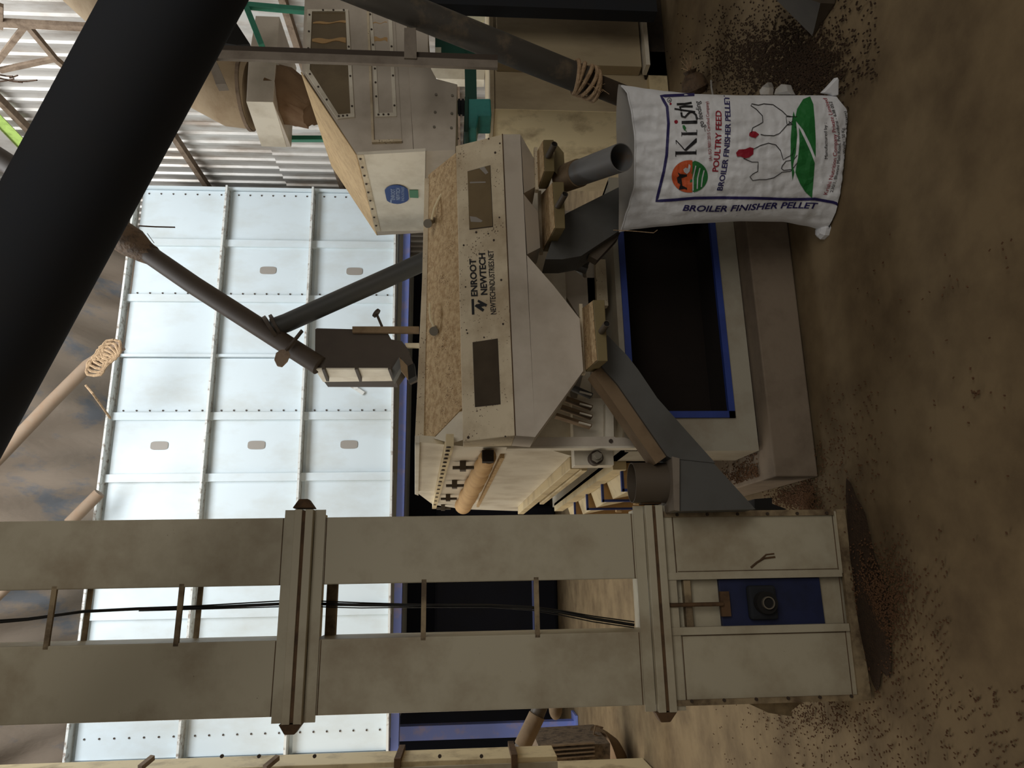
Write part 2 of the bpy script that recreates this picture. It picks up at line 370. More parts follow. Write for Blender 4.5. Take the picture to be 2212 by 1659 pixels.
for j, z in enumerate(zs):
    MB().prism([(xs[0], TY-0.10, z-0.015+tilt(xs[0])), (xs[-1], TY-0.10, z-0.015+tilt(xs[-1])), (xs[-1], TY-0.10, z+0.012+tilt(xs[-1])), (xs[0], TY-0.10, z+0.012+tilt(xs[0]))], (0, 0.16, 0)).build('bin_ledge', 'panelrib', bn)
MB().bar((2.45, TY+0.0, 3.02), (2.33, TY+0.0, 2.84), 0.05, 0.015, up=(0, 1, 0)).build('slot_cover', 'panelrib', bn)
sf = thing('steel_support_frame', 'blue painted steel beams and columns carrying the white storage bin', 'steel frame', (1.5, 10.2, 0))
def ibeam(a, b, w, h, name, m='bluebeam'):
    a = Vector(a); b = Vector(b); mb = MB(); d = (b-a).normalized()
    if abs(d.z) > 0.9:
        mb.box(a.x-w/2, a.x+w/2, a.y-h/2, a.y-h/2+0.015, a.z, b.z).box(a.x-w/2, a.x+w/2, a.y+h/2-0.015, a.y+h/2, a.z, b.z).box(a.x-0.008, a.x+0.008, a.y-h/2, a.y+h/2, a.z, b.z)
    else:
        mb.bar(a+Vector((0, 0, h/2)), b+Vector((0, 0, h/2)), w, 0.014).bar(a-Vector((0, 0, h/2)), b-Vector((0, 0, h/2)), w, 0.014).bar(a, b, 0.012, h)
    return mb.build(name, m, sf)
MB().box(-2.3, 5.5, TY+0.02, TY+0.16, 2.28, 2.375).build('beam', 'bluebeam', sf)
c1 = onY(1240, 1572, 10.3); 
MB().box(-2.12, -1.94, 10.2, 10.36, 0.0, 2.44).build('column', 'bluebeam', sf, bevel=0.006)
ibeam((5.1, 9.4, 0.0), (5.1, 9.4, 2.26), 0.2, 0.16, 'column')
ibeam((1.4, 11.4, 0.0), (1.4, 11.4, 2.26), 0.2, 0.16, 'column')
ibeam((-2.3, 11.2, 0.42), (0.6, 11.2, 0.42), 0.1, 0.08, 'brace')
MB().box(-2.25, -1.85, 10.05, 10.45, 0.0, 0.03).build('base_plate', 'bluebeam', sf)
# something dark stored beneath
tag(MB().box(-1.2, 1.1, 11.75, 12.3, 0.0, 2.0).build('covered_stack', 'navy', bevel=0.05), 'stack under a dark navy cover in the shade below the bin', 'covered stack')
# ================================================================== FRONT BUCKET ELEVATOR
EY = 2.7
el = thing('bucket_elevator', 'twin-leg cream bucket elevator standing nearest, blue plate and bearing at its boot', 'elevator', (-0.12, EY+0.1, 0))
LX = [(-0.470, -0.217), (-0.027, 0.217)]
for a, b2 in LX:
    lg = MB().box(a, b2, EY, EY+0.21, 0.80, 2.05).box(a, b2, EY, EY+0.21, 2.13, 4.3).build('leg_casing', 'cream', el, bevel=0.004)
for z in (0.775, 2.10):
    f = MB().box(-0.49, 0.245, EY-0.035, EY+0.25, z+0.006, z+0.034).box(-0.49, 0.245, EY-0.035, EY+0.25, z-0.034, z-0.006).build('flange', 'cream', el, bevel=0.002)
    MB().box(-0.485, 0.24, EY-0.03, EY+0.245, z-0.006, z+0.006).build('flange_gap', 'rust', f)
    for s, x in ((-1, -0.49), (1, 0.25)):
        cl = MB(); cl.hexa([(x, EY-0.03, z-0.035), (x, EY-0.03, z+0.045), (x, EY+0.03, z+0.045), (x, EY+0.03, z-0.035)], [(x+s*0.035, EY-0.02, z-0.01), (x+s*0.035, EY-0.02, z+0.025), (x+s*0.035, EY+0.02, z+0.025), (x+s*0.035, EY+0.02, z-0.01)])
        cl.build('flange_clamp', 'rust', f, bevel=0.004)
    MB().box(-0.49, 0.245, EY-0.006, EY+0.0, z+0.036, z+0.075).box(-0.49, 0.245, EY-0.006, EY+0.0, z-0.075, z-0.036).build('flange_strip', 'cream', f)
wl = MB()
for z in (0.695, 0.857, 2.02, 2.18):
    wl.bar((-0.468, EY-0.001, z), (-0.219, EY-0.001, z-0.001), 0.003, 0.0025).bar((-0.026, EY-0.001, z), (0.216, EY-0.001, z+0.001), 0.003, 0.0025)
wl.bar((-0.236, EY-0.001, 0.06), (-0.236, EY-0.001, 0.69), 0.003, 0.002).bar((-0.004, EY-0.001, 0.06), (-0.004, EY-0.001, 0.69), 0.003, 0.002).bar((-0.46, EY-0.001, 0.068), (0.21, EY-0.001, 0.052), 0.003, 0.002)
wl.build('rusty_weld_lines', 'rust', el)
# rungs between the legs
for px, yy in ((110, EY+0.005), (387, EY+0.005), (915, EY+0.005), (1160, EY+0.005), (188, EY+0.195), (428, EY+0.195)):
    z = onY(px, 1330, yy).z
    MB().bar((LX[0][1]-0.012, yy, z), (LX[1][0]+0.012, yy, z), 0.010, 0.018).build('rung', 'creamdirty', el)
MB().box(-0.217, -0.027, EY+0.17, EY+0.2, 2.0, 2.04).build('tie_plate', 'creamdirty', el)
# boot
bt = MB().box(-0.468, -0.222, EY, EY+0.32, 0.0, 0.74).box(-0.022, 0.216, EY, EY+0.32, 0.0, 0.74).box(-0.222, -0.022, EY+0.03, EY+0.32, 0.0, 0.74).build('boot', 'cream', el, bevel=0.003)
sk = MB()
sk.prism([(-0.475, EY-0.008, 0.0), (0.222, EY-0.008, 0.0), (0.222, EY-0.008, 0.035), (-0.475, EY-0.008, 0.05)], (0, 0.02, 0))
sk.build('boot_skirt', 'creamdirty', el)
for x0, x1 in ((-0.232, -0.205), (-0.034, -0.008), (-0.474, -0.455), (0.2, 0.222)):
    MB().box(x0, x1, EY-0.012, EY+0.02, 0.05, 0.735).build('boot_strip', 'creamdirty' if x0 in (-0.474, 0.2) else 'cream', el)
bp = MB().box(-0.21, -0.036, EY+0.012, EY+0.032, 0.13, 0.53).build('slide_plate', 'bluedark', el, bevel=0.002)
bc = onY(1645, 1301, EY)
bh = MB().box(bc.x-0.062, bc.x+0.062, EY-0.02, EY+0.013, bc.z-0.055, bc.z+0.055).build('bearing_housing', 'black', el, bevel=0.012)
MB().tube([(bc.x, EY-0.055, bc.z), (bc.x, EY-0.02, bc.z)], 0.04, 28).build('bearing_ring', 'inside', bh, smooth=True)
MB().tube([(bc.x, EY-0.068, bc.z), (bc.x, EY-0.05, bc.z)], 0.023, 24, wall=0.004).build('shaft_end', 'steel', bh, smooth=True)
MB().tube([(bc.x, EY-0.06, bc.z), (bc.x, EY-0.05, bc.z)], 0.019, 24).build('shaft', 'inside', bh, smooth=True)
MB().box(-0.21, -0.036, EY-0.002, EY+0.03, 0.645, 0.672).build('screw_bracket', 'creamdirty', el, bevel=0.002)
MB().tube([(-0.125, EY-0.012, 0.53), (-0.125, EY-0.012, 0.80)], 0.008, 10).build('take_up_screw', 'rust', el, smooth=True)
MB().box(-0.17, -0.08, EY-0.006, EY+0.012, 0.50, 0.535).build('slide_bracket', 'rust', bp)
bo = MB()
for z in (0.08, 0.2, 0.32, 0.44, 0.56, 0.68):
    bo.disc((-0.458, EY-0.012, z), (0, -1, 0), 0.006, 0.006, 8); bo.disc((0.208, EY-0.012, z), (0, -1, 0), 0.006, 0.006, 8)
bo.build('boot_bolts', 'boltdark', el)
ms = MB(); ms.tube(pY([(1622, 1226), (1635, 1215), (1650, 1206), (1674, 1203)], EY-0.002), 0.004, 6).tube(pY([(1640, 1212), (1655, 1198), (1672, 1196)], EY-0.002), 0.003, 6); ms.build('mud_streak', 'rust', el)
sc2 = MB(); P = pY([(1655, 1508), (1600, 1512), (1660, 1540), (1712, 1548), (1710, 1535), (1745, 1508)], EY+0.2)
sc2.prism(P, (0, 0.2, 0)); sc2.build('inlet_lip', 'creamdirty', el)
# second, far-left elevator
fe = thing('bucket_elevator', 'cream elevator leg at the far left edge of the frame, with small bolts along it', 'elevator', (-1.5, 5.1, 0))
FY = 5.0
FX = onY(1100, 1613, FY+0.3).x
MB().box(-1.9, FX, FY, FY+0.3, 0.9, 4.9).build('leg_casing', 'cabside', fe, bevel=0.004)
MB().box(-1.9, FX-0.03, FY-0.02, FY+0.001, 0.9, 4.9).build('front_strip', 'cream', fe)
for px in (860, 1110):
    z = onY(px, 1625, FY).z; MB().box(-1.9, FX+0.03, FY-0.05, FY+0.33, z-0.02, z+0.02).build('flange', 'rust', fe)
for px in (330, 600):
    MB().bar(onY(px-28, 1659, FY-0.1), onY(px, 1636, FY), 0.03, 0.03).build('brace', 'rafter', fe)
fb = MB()
for px in (480, 560, 680, 950, 1040): fb.disc(onY(px, 1633, FY-0.02), (0, -1, 0), 0.012, 0.01, 8)
fb.build('bolts', 'boltdark', fe)
bx_ = onZ(1388, 1637)
MB().box(bx_.x-0.5, bx_.x, bx_.y-0.35, bx_.y, 0.0, 0.92).build('base_box', 'cabside', fe, bevel=0.004)
MB().prism(pY([(1165, 1615), (1318, 1606), (1318, 1645), (1165, 1650)], 6.6), (0, 0.8, 0)).build('grimy_base', 'motor', None)
bpy.data.objects['grimy_base'].name = 'conveyor_drive'; cdv = bpy.data.objects['conveyor_drive']
tag(cdv, 'grimy slatted machine drive on the floor beyond the far left elevator', 'machine')
for k in range(4):
    MB().prism(pY([(1170+k*4, 1612+k*9), (1285, 1604+k*9), (1285, 1607+k*9), (1170+k*4, 1615+k*9)], 6.55), (0, 0.05, 0)).build('slat', 'ductdust', cdv)
# ================================================================== LEANING PIPE far left
t = thing('feed_pipe', 'short grey pipe leaning behind the left elevator leg, patched with tape', 'pipe', onY(1100, 1650, 6.0))
MB().tube(pY([(1172, 1515), (1145, 1580), (1105, 1658)], 5.6), 0.055, 18).build('pipe_body', 'stub', t, smooth=True)
MB().tube(pY([(1160, 1545), (1128, 1612)], 5.57), 0.062, 18).build('tape_patch', 'ductdust', t, smooth=True)
MB().ball(onY(1200, 1530, 5.5), 0.08, 0.05, 0.05).build('mud_lump', 'ductdust', t, smooth=True)
# ================================================================== CABLES
t = thing('power_cable', 'black power cables tied together and hanging between the elevator legs', 'cable', onY(1355, 1350, EY+0.16))
pts = [(-40, 1347), (60, 1338), (180, 1321), (300, 1315), (430, 1313), (640, 1303), (780, 1307), (920, 1308), (1060, 1308), (1150, 1313), (1210, 1322), (1280, 1336), (1370, 1350)]
MB().tube(pY(pts, EY+0.155), 0.006, 10).build('thick_cable', 'cable', t, smooth=True)
MB().tube(pY([(x, y-4+3*math.sin(x/130)) for x, y in pts], EY+0.15), 0.0025, 8).build('thin_cable', 'cable', t, smooth=True)
MB().tube(pY([(x, y+5+2*math.sin(x/90)) for x, y in pts[3:]], EY+0.15), 0.0022, 8).build('thin_cable', 'cable', t, smooth=True)
# ================================================================== INLET CHUTE (grey, elevator boot)
CY = 2.58
ch = thing('discharge_chute', 'dark grey square chute sloping from the screener into the elevator boot', 'chute', onY(1620, 1095, CY))
fr = [(1312, 724), (1355, 768), (1379, 799), (1420, 860), (1545, 1000), (1450, 990), (1441, 985), (1334, 830), (1300, 792), (1300, 735)]
MB().prism(pY(fr, CY), (0, 0.13, 0)).build('sloping_duct', 'duct', ch)
sd = [(1279, 805), (1301, 790), (1334, 829), (1441, 985), (1417, 1002), (1319, 860)]
MB().prism(pY(sd, CY+0.015), (0, 0.10, 0)).build('dusty_side', 'ductdust', ch)
MB().prism(pY([(1466, 990), (1532, 990), (1632, 1100), (1466, 1104)], CY+0.005), (0, 0.2, 0)).build('boot_inlet', 'duct', ch)
MB().prism(pY([(1452, 986), (1468, 990), (1468, 1104), (1456, 1102)], CY-0.012), (0, 0.23, 0)).build('chute_flange', 'postgrey', ch)
ct = onY(1364, 1043, CY+0.1); cb = onY(1456, 1043, CY+0.1)
MB().tube([cb, (ct.x, ct.y, ct.z)], 0.078, 40, wall=0.003).build('stub_pipe', 'stub', ch, smooth=True)
MB().tube([(cb.x, cb.y, cb.z+0.02), (cb.x, cb.y, cb.z+0.03)], 0.074, 30).build('stub_floor', 'inside', ch)
# ================================================================== VIBRATING SCREENER
SX = 0.53; HY = 2.60
sr = thing('vibrating_screener', 'long cream vibrating screener with dusty cover, stencilled front and three funnels', 'screener', (1.2, 3.5, 0.85))
top = [(985, 315), (1000, 954)]; mid = [(1085, 290), (1113, 941)]; low = [(1124, 290), (1138, 551), (1156, 944)]
Tr = onY(985, 315, HY+0.10); Tl = onY(1000, 954, HY+0.10); Mr = onY(1085, 290, HY); Ml = onY(1113, 941, HY)
mb = MB(); back = 0.22
mb.hexa([Tl, Tr, Mr, Ml], [Tl+Vector((0, back-0.1, 0)), Tr+Vector((0, back-0.1, 0)), Mr+Vector((0, back, 0)), Ml+Vector((0, back, 0))])
head = mb.build('head_cover', 'screener', sr, bevel=0.003)
Lr = onY(1124, 290, HY); Ll = onY(1156, 944, HY)
MB().hexa([Ml, Mr, Lr, Ll], [p+Vector((0, back, 0)) for p in (Ml, Mr, Lr, Ll)]).build('head_lower', 'screener_clean', sr)
MB().tube([Ml+Vector((0, -0.002, 0)), Mr+Vector((0, -0.002, 0))], 0.0022, 6).build('head_seam', 'rust', sr)
# slanted plane of the upper face for windows / stencil
def up_face(x, y, lift=0.0015):
    n = (Tr-Ml).cross(Mr-Ml).normalized()
    if n.y > 0: n = -n
    d = ray(x, y); s = (Ml-CAM).dot(n)/d.dot(n); return CAM+d*s+n*lift
upn = (Tr-Ml).cross(Mr-Ml).normalized(); upn = -upn if upn.y > 0 else upn
for q, mm, lb in (([(1011, 372), (1059, 359), (1065, 489), (1015, 495)], 'glassdirty', 'cracked pale viewing window'), ([(1022, 741), (1075, 733), (1081, 872), (1027, 878)], 'glassdark', 'dark viewing window')):
    P = [up_face(*p, 0.003) for p in q]; c = sum(P, Vector())/4
    wf = MB()
    fr_ = [c+(p-c)*1.02 for p in P]; wf.prism(fr_, upn*0.001-upn*0.003).build('window_rim', 'boltdark', sr)
    MB().prism(P, upn*0.0012).build('viewing_window', mm, sr, label=lb)
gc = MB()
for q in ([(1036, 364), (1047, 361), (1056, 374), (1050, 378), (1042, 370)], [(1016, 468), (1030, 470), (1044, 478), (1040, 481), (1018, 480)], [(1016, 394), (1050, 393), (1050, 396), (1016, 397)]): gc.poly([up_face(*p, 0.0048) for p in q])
gc.build('glass_reflection', 'holeplate', sr)  # pale shards and strip painted on as the pane's glossy reflections
sp = MB()
for (x, y) in [(1056, 300), (1079, 470), (1029, 502), (1055, 505), (1067, 519), (1002, 530), (1006, 620), (1083, 605), (1008, 713), (1087, 700), (1046, 729), (1010, 720), (990, 300), (1012, 945), (1092, 943), (1080, 310), (1070, 330)]:
    sp.disc(up_face(x, y, 0.0), upn, random.uniform(0.003, 0.006), 0.003, 8)
sp.build('cover_bolts', 'boltdark', sr)
def uf(p0, p1, h):
    return lambda a, b_: up_face(p0[0]+(p1[0]-p0[0])*a-h*b_, p0[1]+(p1[1]-p0[1])*a+0.04*h*b_, 0.0025)
st = MB()
put_text(st, 'ENROOT', uf((1032, 640), (1028, 559), 14), offset=0.03)
put_text(st, 'NEWTECH', uf((1053, 637), (1048, 547), 14), offset=0.03)
put_text(st, 'NEWTECHINDUSTRIES.NET', uf((1072, 679), (1066, 541), 12), offset=0.012)
st.poly([up_face(1020, 680, .0025), up_face(1025.3, 679.5, .0025), up_face(1024.2, 645.8, .0025), up_face(1018.8, 646.7, .0025)])
LG = [(1000+a/10.37, 530+b_/10.37) for a, b_ in [(350, 1220), (550, 1325), (520, 1380), (490, 1360), (410, 1380), (485, 1440), (450, 1490), (265, 1365), (300, 1325), (395, 1310), (330, 1265)]]
st.poly([up_face(*p, .0025) for p in LG])
for q in () and ([(1036, 669), (1042, 673), (1040, 663), (1026, 655), (1025, 661)], [(1040, 663), (1053, 657), (1049, 650), (1032, 661)], [(1049, 650), (1033, 646), (1031, 652), (1052, 661)], [(1025, 668), (1032, 646), (1036, 650), (1030, 670)]):
    st.poly([up_face(*p, .0025) for p in q])
st.build('stencilled_lettering', 'ink', sr)
# funnels
def funnel(name, face, m, dep, label=None):
    P = pY(face, HY-0.0015); c = Vector((0, dep, 0))
    return MB().prism(P, c).build(name, m, sr, bevel=0.0, label=label)
funnel('large_funnel', [(1156, 944), (1138, 551), (1196, 617), (1252, 688), (1260, 801)], 'screener_clean', 0.21)
def taper(face, dy=0.05, dep=0.2):
    # face: top-left, top-right, bottom-right, bottom-left ; bottom edge further back
    a = onY(*face[0], HY-0.001); b_ = onY(*face[1], HY-0.001); c = onY(*face[2], HY+dy); d = onY(*face[3], HY+dy)
    return MB().hexa([a, b_, c, d], [a+Vector((0, dep, 0)), b_+Vector((0, dep, 0)), c+Vector((0, dep-dy, 0)), d+Vector((0, dep-dy, 0))])
taper([(1139, 549), (1131, 419), (1162, 458), (1167, 535)]).build('middle_funnel', 'screener_clean', sr)
taper([(1132, 417), (1125, 291), (1154, 343), (1157, 403)]).build('small_funnel', 'screener_clean', sr)
# outlet boxes
def outlet(name, topq, fq, hp, lab):
    # fq front face at OY: tl,tr,br,bl (in upright terms), topq back edge pixels (left,right)
    OY = 2.42; F_ = pY(fq, OY); zt = (F_[0].z+F_[1].z)/2
    bl = onZ(*topq[0], zt); br = onZ(*topq[1], zt); bl.y = br.y = (bl.y+br.y)/2
    drop = Vector((0, 0, F_[3].z-F_[0].z))
    bx = MB().hexa([F_[0], F_[1], F_[2], F_[3]], [bl, br, br+drop, bl+drop]).build(name, 'olive', sr, bevel=0.002, label=lab)
    MB().prism([F_[0]+Vector((0.004, 0.004, 0.001)), F_[1]+Vector((-0.004, 0.004, 0.001)), br+Vector((-0.004, -0.004, 0.001)), bl+Vector((0.004, -0.004, 0.001))], (0, 0, 0.003)).build('dust_layer', 'dust', bx)
    a = onY(*hp[0], OY); d = (CAM-a).normalized(); e = onY(*hp[1], OY-0.075)
    hd = MB().tube([a+Vector((0, 0.01, 0)), e], 0.0125, 16, wall=0.002).build('handle', 'stub', bx, smooth=True)
    MB().disc(a+(e-a)*0.9, (e-a), 0.0105, 0.003).build('handle_bore', 'inside', bx)
    MB().box(bl.x-0.012, br.x+0.012, bl.y-0.016, bl.y+0.012, zt+0.002, zt+0.016).build('outlet_flange', 'screener', bx)
    return bx
outlet('outlet_box', [(1266, 801), (1257, 668)], [(1291, 780), (1281, 648), (1306, 648), (1313, 780)], [(1299, 716), (1311, 699)], 'olive outlet box under the large funnel')
outlet('outlet_box', [(1175, 537), (1168, 428)], [(1200, 493), (1194, 393), (1218, 393), (1221, 493)], [(1204, 446), (1221, 419)], 'olive outlet box under the middle funnel')
outlet('outlet_box', [(1164, 407), (1161, 329)], [(1177, 370), (1174, 302), (1196, 302), (1198, 370)], [(1183, 338), (1198, 311)], 'olive outlet box under the small funnel')
# dusty sloping cover
A = onY(985, 322, HY+0.12); 
cvTR = Vector((2.02, 3.02, onY(915, 380, 3.02).z)); cvTL = onY(914, 948, 3.0)
z0 = Tl.z-0.01
cov = [onY(999, 880, HY+0.13), onY(985, 330, HY+0.13), onY(925, 378, 3.0), onY(913, 948, 3.0), onY(936, 946, 2.93)]
MB().prism(cov, (0, 0.03, -0.03)).build('dusty_cover', 'dust', sr)
MB().hexa(pY([(937, 947), (1000, 882), (1001, 950), (975, 958)], 2.76), pY([(937, 947), (1000, 882), (1001, 950), (975, 958)], 2.9)).build('cover_cheek', 'white', sr)
rim = [(905, 955), (918, 955), (935, 380), (921, 380)]
MB().prism(pY([(896, 955), (915, 955), (931, 600), (930, 385), (917, 385), (912, 600)], 2.99), (0, 0.02, 0)).build('cover_rim', 'screener', sr, bevel=0.002)
# clamps with white ties on the cover
for (x, y, tie) in ((925, 484, [(932, 475), (938, 450), (950, 425), (966, 403)]), (938, 716, [(937, 706), (930, 690), (928, 672), (929, 656)])):
    a = onY(x, y, 2.88); k = MB().tube([a, a+Vector((0.05, 0.05, -0.02))], 0.014, 14)
    k.tube([a+Vector((-0.004, -0.012, 0.002)), a+Vector((0.002, -0.002, 0))], 0.02, 16)
    kk = k.build('clamp_knob', 'steel', sr, smooth=True)
    MB().tube(pY(tie, 2.87), 0.0055, 6).build('cable_tie', 'tie', kk, smooth=True)
a = onY(925, 660, 2.9)
# body side (left flank)
bs = [(905, 955), (903, 1066), (935, 1090), (1000, 1100), (1122, 1104), (1235, 985), (1175, 968), (1000, 964)]
body = MB().prism(pX(bs, SX), (0.03, 0, 0)).build('flank_plate', 'white', sr)
MB().box(SX+0.03, 1.95, 3.06, 5.3, 1.02, 1.62).build('screen_box', 'white', sr)
MB().prism(pX([(896, 957), (896, 1068), (904, 1071), (907, 957)], SX-0.03), (0.03, 0, 0)).build('flank_rim', 'white', sr, bevel=0.002)
MB().bar(onX(972, 951, SX-0.02), onX(938, 1092, SX-0.02), 0.05, 0.03, up=(0, 0, 1)).build('flank_angle', 'cabside', sr)
dh = MB()
for k in range(16):
    q = k/15; dh.disc(onX(969-30*q, 965+125*q, SX-0.047), (-1, 0, 0), 0.009, 0.004, 8)
dh.build('flank_bolts', 'boltdark', sr)
for (x, y) in ((1000, 997), (982, 1038), (968, 1068), (957, 1090)):
    c = onX(x, y, SX); k = MB().box(c.x-0.045, c.x, c.y-0.03, c.y+0.03, c.z-0.015, c.z+0.015).tube([c+Vector((-0.03, 0, -0.06)), c+Vector((-0.03, 0, 0.05))], 0.009, 8)
    k.build('toggle_clamp', 'stub', sr)
slv = [onX(1056, 986, SX-0.03), onX(1042, 1012, SX-0.04), onX(1024, 1048, SX-0.045), onX(1002, 1092, SX-0.04)]
slv = [slv[0]+(slv[1]-slv[0])*k/5 for k in range(5)]+[slv[1]+(slv[2]-slv[1])*k/6 for k in range(6)]+[slv[2]+(slv[3]-slv[2])*k/6 for k in range(7)]
MB().tube([p+Vector((0, 0, 0.004*math.sin(k*2.3))) for k, p in enumerate(slv)], [0.034+0.026*k/17+0.0045*math.sin(k*1.9) for k in range(18)], 20).build('cloth_sleeve', 'tansleeve', sr, smooth=True)
MB().box(slv[0].x-0.03, slv[0].x+0.02, slv[0].y-0.05, slv[0].y, slv[0].z-0.02, slv[0].z+0.03).build('sleeve_clamp', 'grimy', sr)
MB().bar(onX(1085, 985, SX-0.01), onX(1032, 1093, SX-0.01), 0.02, 0.02).build('flank_rod', 'dust', sr)
MB().bar(onX(1242, 1000, SX-0.03), onX(1125, 1103, SX-0.03), 0.06, 0.05).build('lower_trough', 'cabside', sr, bevel=0.004)
MB().bar(onX(1262, 1010, SX-0.05), onX(1170, 1085, SX-0.05), 0.03, 0.03).build('trough_rod', 'cabside', sr, bevel=0.003)
# hanging flat bar + suspension block
MB().prism(pY([(1112, 945), (1326, 943), (1330, 945), (1350, 945), (1395, 963), (1340, 966), (1110, 965)], 2.84), (0, 0.02, 0)).build('hanging_bar', 'screener_clean', sr)
MB().prism(pY([(1095, 965.5), (1395, 963), (1395, 967), (1095, 969)], 2.838), (0, 0.06, 0)).build('hanging_bar_edge', 'white', sr)
MB().disc(onY(1319, 953, 2.84), (0, -1, 0), 0.009, 0.008, 6).build('bar_bolt', 'boltdark', sr)
sb = MB().box(onY(1300, 1005, 2.95).x, onY(1300, 860, 2.95).x, 2.95, 3.03, onY(1324, 960, 2.95).z, onY(1239, 960, 2.95).z).build('suspension_block', 'white', sr, bevel=0.003)
c = onY(1284, 992, 2.95)
MB().tube([c+Vector((0, -0.05, 0)), c], 0.03, 24).build('washer', 'boltdark', sb, smooth=True)
MB().tube([c+Vector((0, -0.07, 0)), c+Vector((0, -0.04, 0))], 0.024, 6).build('nut', 'steel', sb)
MB().tube([c+Vector((0, -0.09, 0)), c+Vector((0, -0.06, 0))], 0.013, 14).build('bolt', 'steel', sb)
# louvre fins (springs) below the large funnel
for k, (a, b_) in enumerate([((1236, 838), (1278, 856)), ((1222, 862), (1278, 882)), ((1212, 880), (1278, 902)), ((1200, 898), (1276, 922))]):
    P0 = onY(*a, 2.87); P1 = onY(*b_, 2.87)
    MB().bar(P0, P1, 0.06, 0.012, up=(0.35, 0, 1)).build('leaf_spring', 'ductdust' if k else 'duct', sr)
    MB().bar(onY(b_[0]-26, b_[1]-10, 2.83), onY(b_[0], b_[1]-3, 2.83), 0.012, 0.006).build('spring_edge', 'white', sr)
for k, (a, b_) in enumerate([((1245, 545), (1275, 553)), ((1240, 560), (1272, 570)), ((1235, 572), (1268, 584))]):
    MB().bar(onY(*a, 2.9), onY(*b_, 2.9), 0.06, 0.012, up=(0.35, 0, 1)).build('leaf_spring', 'duct', sr)
# frame carrying the screener (behind outlets)
fm = sr
for x0, x1, z0, z1 in ((0.62, 1.75, 0.86, 0.91), (0.62, 0.72, 0.86, 1.3), (1.66, 1.75, 0.86, 1.3)):
    MB().box(x0, x1, 3.1, 3.2, z0, z1).build('frame_bar', 'screener_clean', fm, bevel=0.003)
MB().prism(pY([(1262, 800), (1310, 800), (1322, 945), (1300, 948), (1240, 945), (1236, 900)], 3.12), (0, 0.03, 0)).build('gusset_plate', 'white', fm)
MB().prism(pY([(1200, 605), (1225, 570), (1262, 600), (1290, 600), (1300, 660), (1262, 690), (1248, 680)], 3.1), (0, 0.03, 0)).build('gusset_plate', 'screener_clean', fm)
MB().prism(pY([(1286, 560), (1308, 560), (1314, 660), (1290, 660)], 3.05), (0, 0.04, 0)).build('frame_strip', 'screener', fm)
MB().prism(pY([(1308, 870), (1325, 885), (1326, 943), (1308, 943)], 2.9), (0, 0.05, 0)).build('frame_strip', 'white', fm)
MB().prism(pY([(1150, 948), (1290, 948), (1330, 960), (1395, 975), (1395, 700), (1150, 700)], 3.35), (0, 0.02, 0)).build('inner_plate', 'screener_clean', fm)
# middle chute (dark) towards the bag
t = thing('discharge_chute', 'wide dark grey chute slanting from the middle outlet down behind the sack', 'chute', onY(1330, 460, 2.62))
MB().prism(pY([(1221, 462), (1345, 400), (1350, 480), (1335, 500), (1255, 553), (1215, 560), (1178, 560), (1201, 494), (1221, 493)], 2.62), (0, 0.14, 0)).build('chute_body', 'duct', t)
MB().prism(pY([(1290, 500), (1318, 497), (1336, 512), (1290, 562), (1272, 552)], 2.66), (0, 0.05, 0)).build('chute_bracket', 'stub', t)
# small outlet elbow and grey pipe pouring into the sack
t = thing('outlet_pipe', 'round grey plastic pipe with brown collar, its open end over the sack mouth', 'pipe', onY(1343, 340, 2.30))
MB().hexa(pY([(1197, 370), (1197, 305), (1218, 330), (1222, 395)], 2.5), pY([(1197, 370), (1197, 305), (1218, 330), (1222, 395)], 2.66)).build('outlet_neck', 'olive', t)
a = onY(1217, 386, 2.56); b_ = onY(1343, 340, 2.20)
MB().tube([a, a+(b_-a)*0.30], 0.056, 32).build('pipe_collar', 'ductdust', t, smooth=True)
MB().tube([a+(b_-a)*0.1, b_], 0.0515, 36, wall=0.003).build('pipe_body', 'greypvc', t, smooth=True)
MB().disc(a+(b_-a)*0.6, (b_-a), 0.048, 0.003, 24).build('pipe_bore', 'inside', t)
# ================================================================== WHITE MACHINE BASE + PLINTH
BY = 2.97
mbz = thing('machine_base', 'white box base with a large dark opening edged in blue', 'machine base', (1.2, 3.6, 0.2))
def Bz(x, y): return onY(x, y, BY)
outer = [(1640, 975), (1500, 985), (1395, 975), (1335, 960), (1325, 800), (1318, 480), (1318, 280), (1575, 280), (1590, 480)]
o1 = [Bz(1640, 975), Bz(1322, 975), Bz(1318, 280), Bz(1580, 280)]
opn = [(1583, 903), (1345, 903), (1328, 480), (1325, 330), (1515, 330), (1535, 482)]
O = [Bz(*p) for p in opn]; xl = O[0].x; zb = 0.27; 
X_l, X_r = 0.507, 1.86; Zb, Ztp = 0.2, 0.80
oxl, oxr, ozb, ozt = O[0].x, 1.74, 0.295, 0.775
fw_ = MB()
fw_.box(X_l, oxl, BY, BY+0.02, Zb, Ztp).box(oxr, X_r, BY, BY+0.02, Zb, Ztp).box(oxl, oxr, BY, BY+0.02, Zb, ozb).box(oxl, oxr, BY, BY+0.02, ozt, Ztp)
fw_.box(X_l+0.0, X_l+0.02, BY+0.02, 3.25, Zb, Ztp).box(X_l, X_r, BY+0.02, 5.6, Ztp-0.02, Ztp).box(X_r-0.02, X_r, BY+0.02, 5.6, Zb, Ztp)
fw_.build('base_casing', 'shadedwhite', mbz)
MB().box(oxl, oxr, BY-0.012, BY+0.01, ozb, ozb+0.028).box(oxl, oxr, BY-0.012, BY+0.01, ozt-0.028, ozt).box(oxl, oxl+0.03, BY-0.012, BY+0.01, ozb, ozt).build('opening_rim', 'blue', mbz)
MB().box(oxl, oxr, BY+0.30, BY+0.32, ozb-0.02, ozt).box(oxl, oxr, BY+0.02, BY+0.3, ozb-0.02, ozb-0.005).build('opening_lining', 'void', mbz)
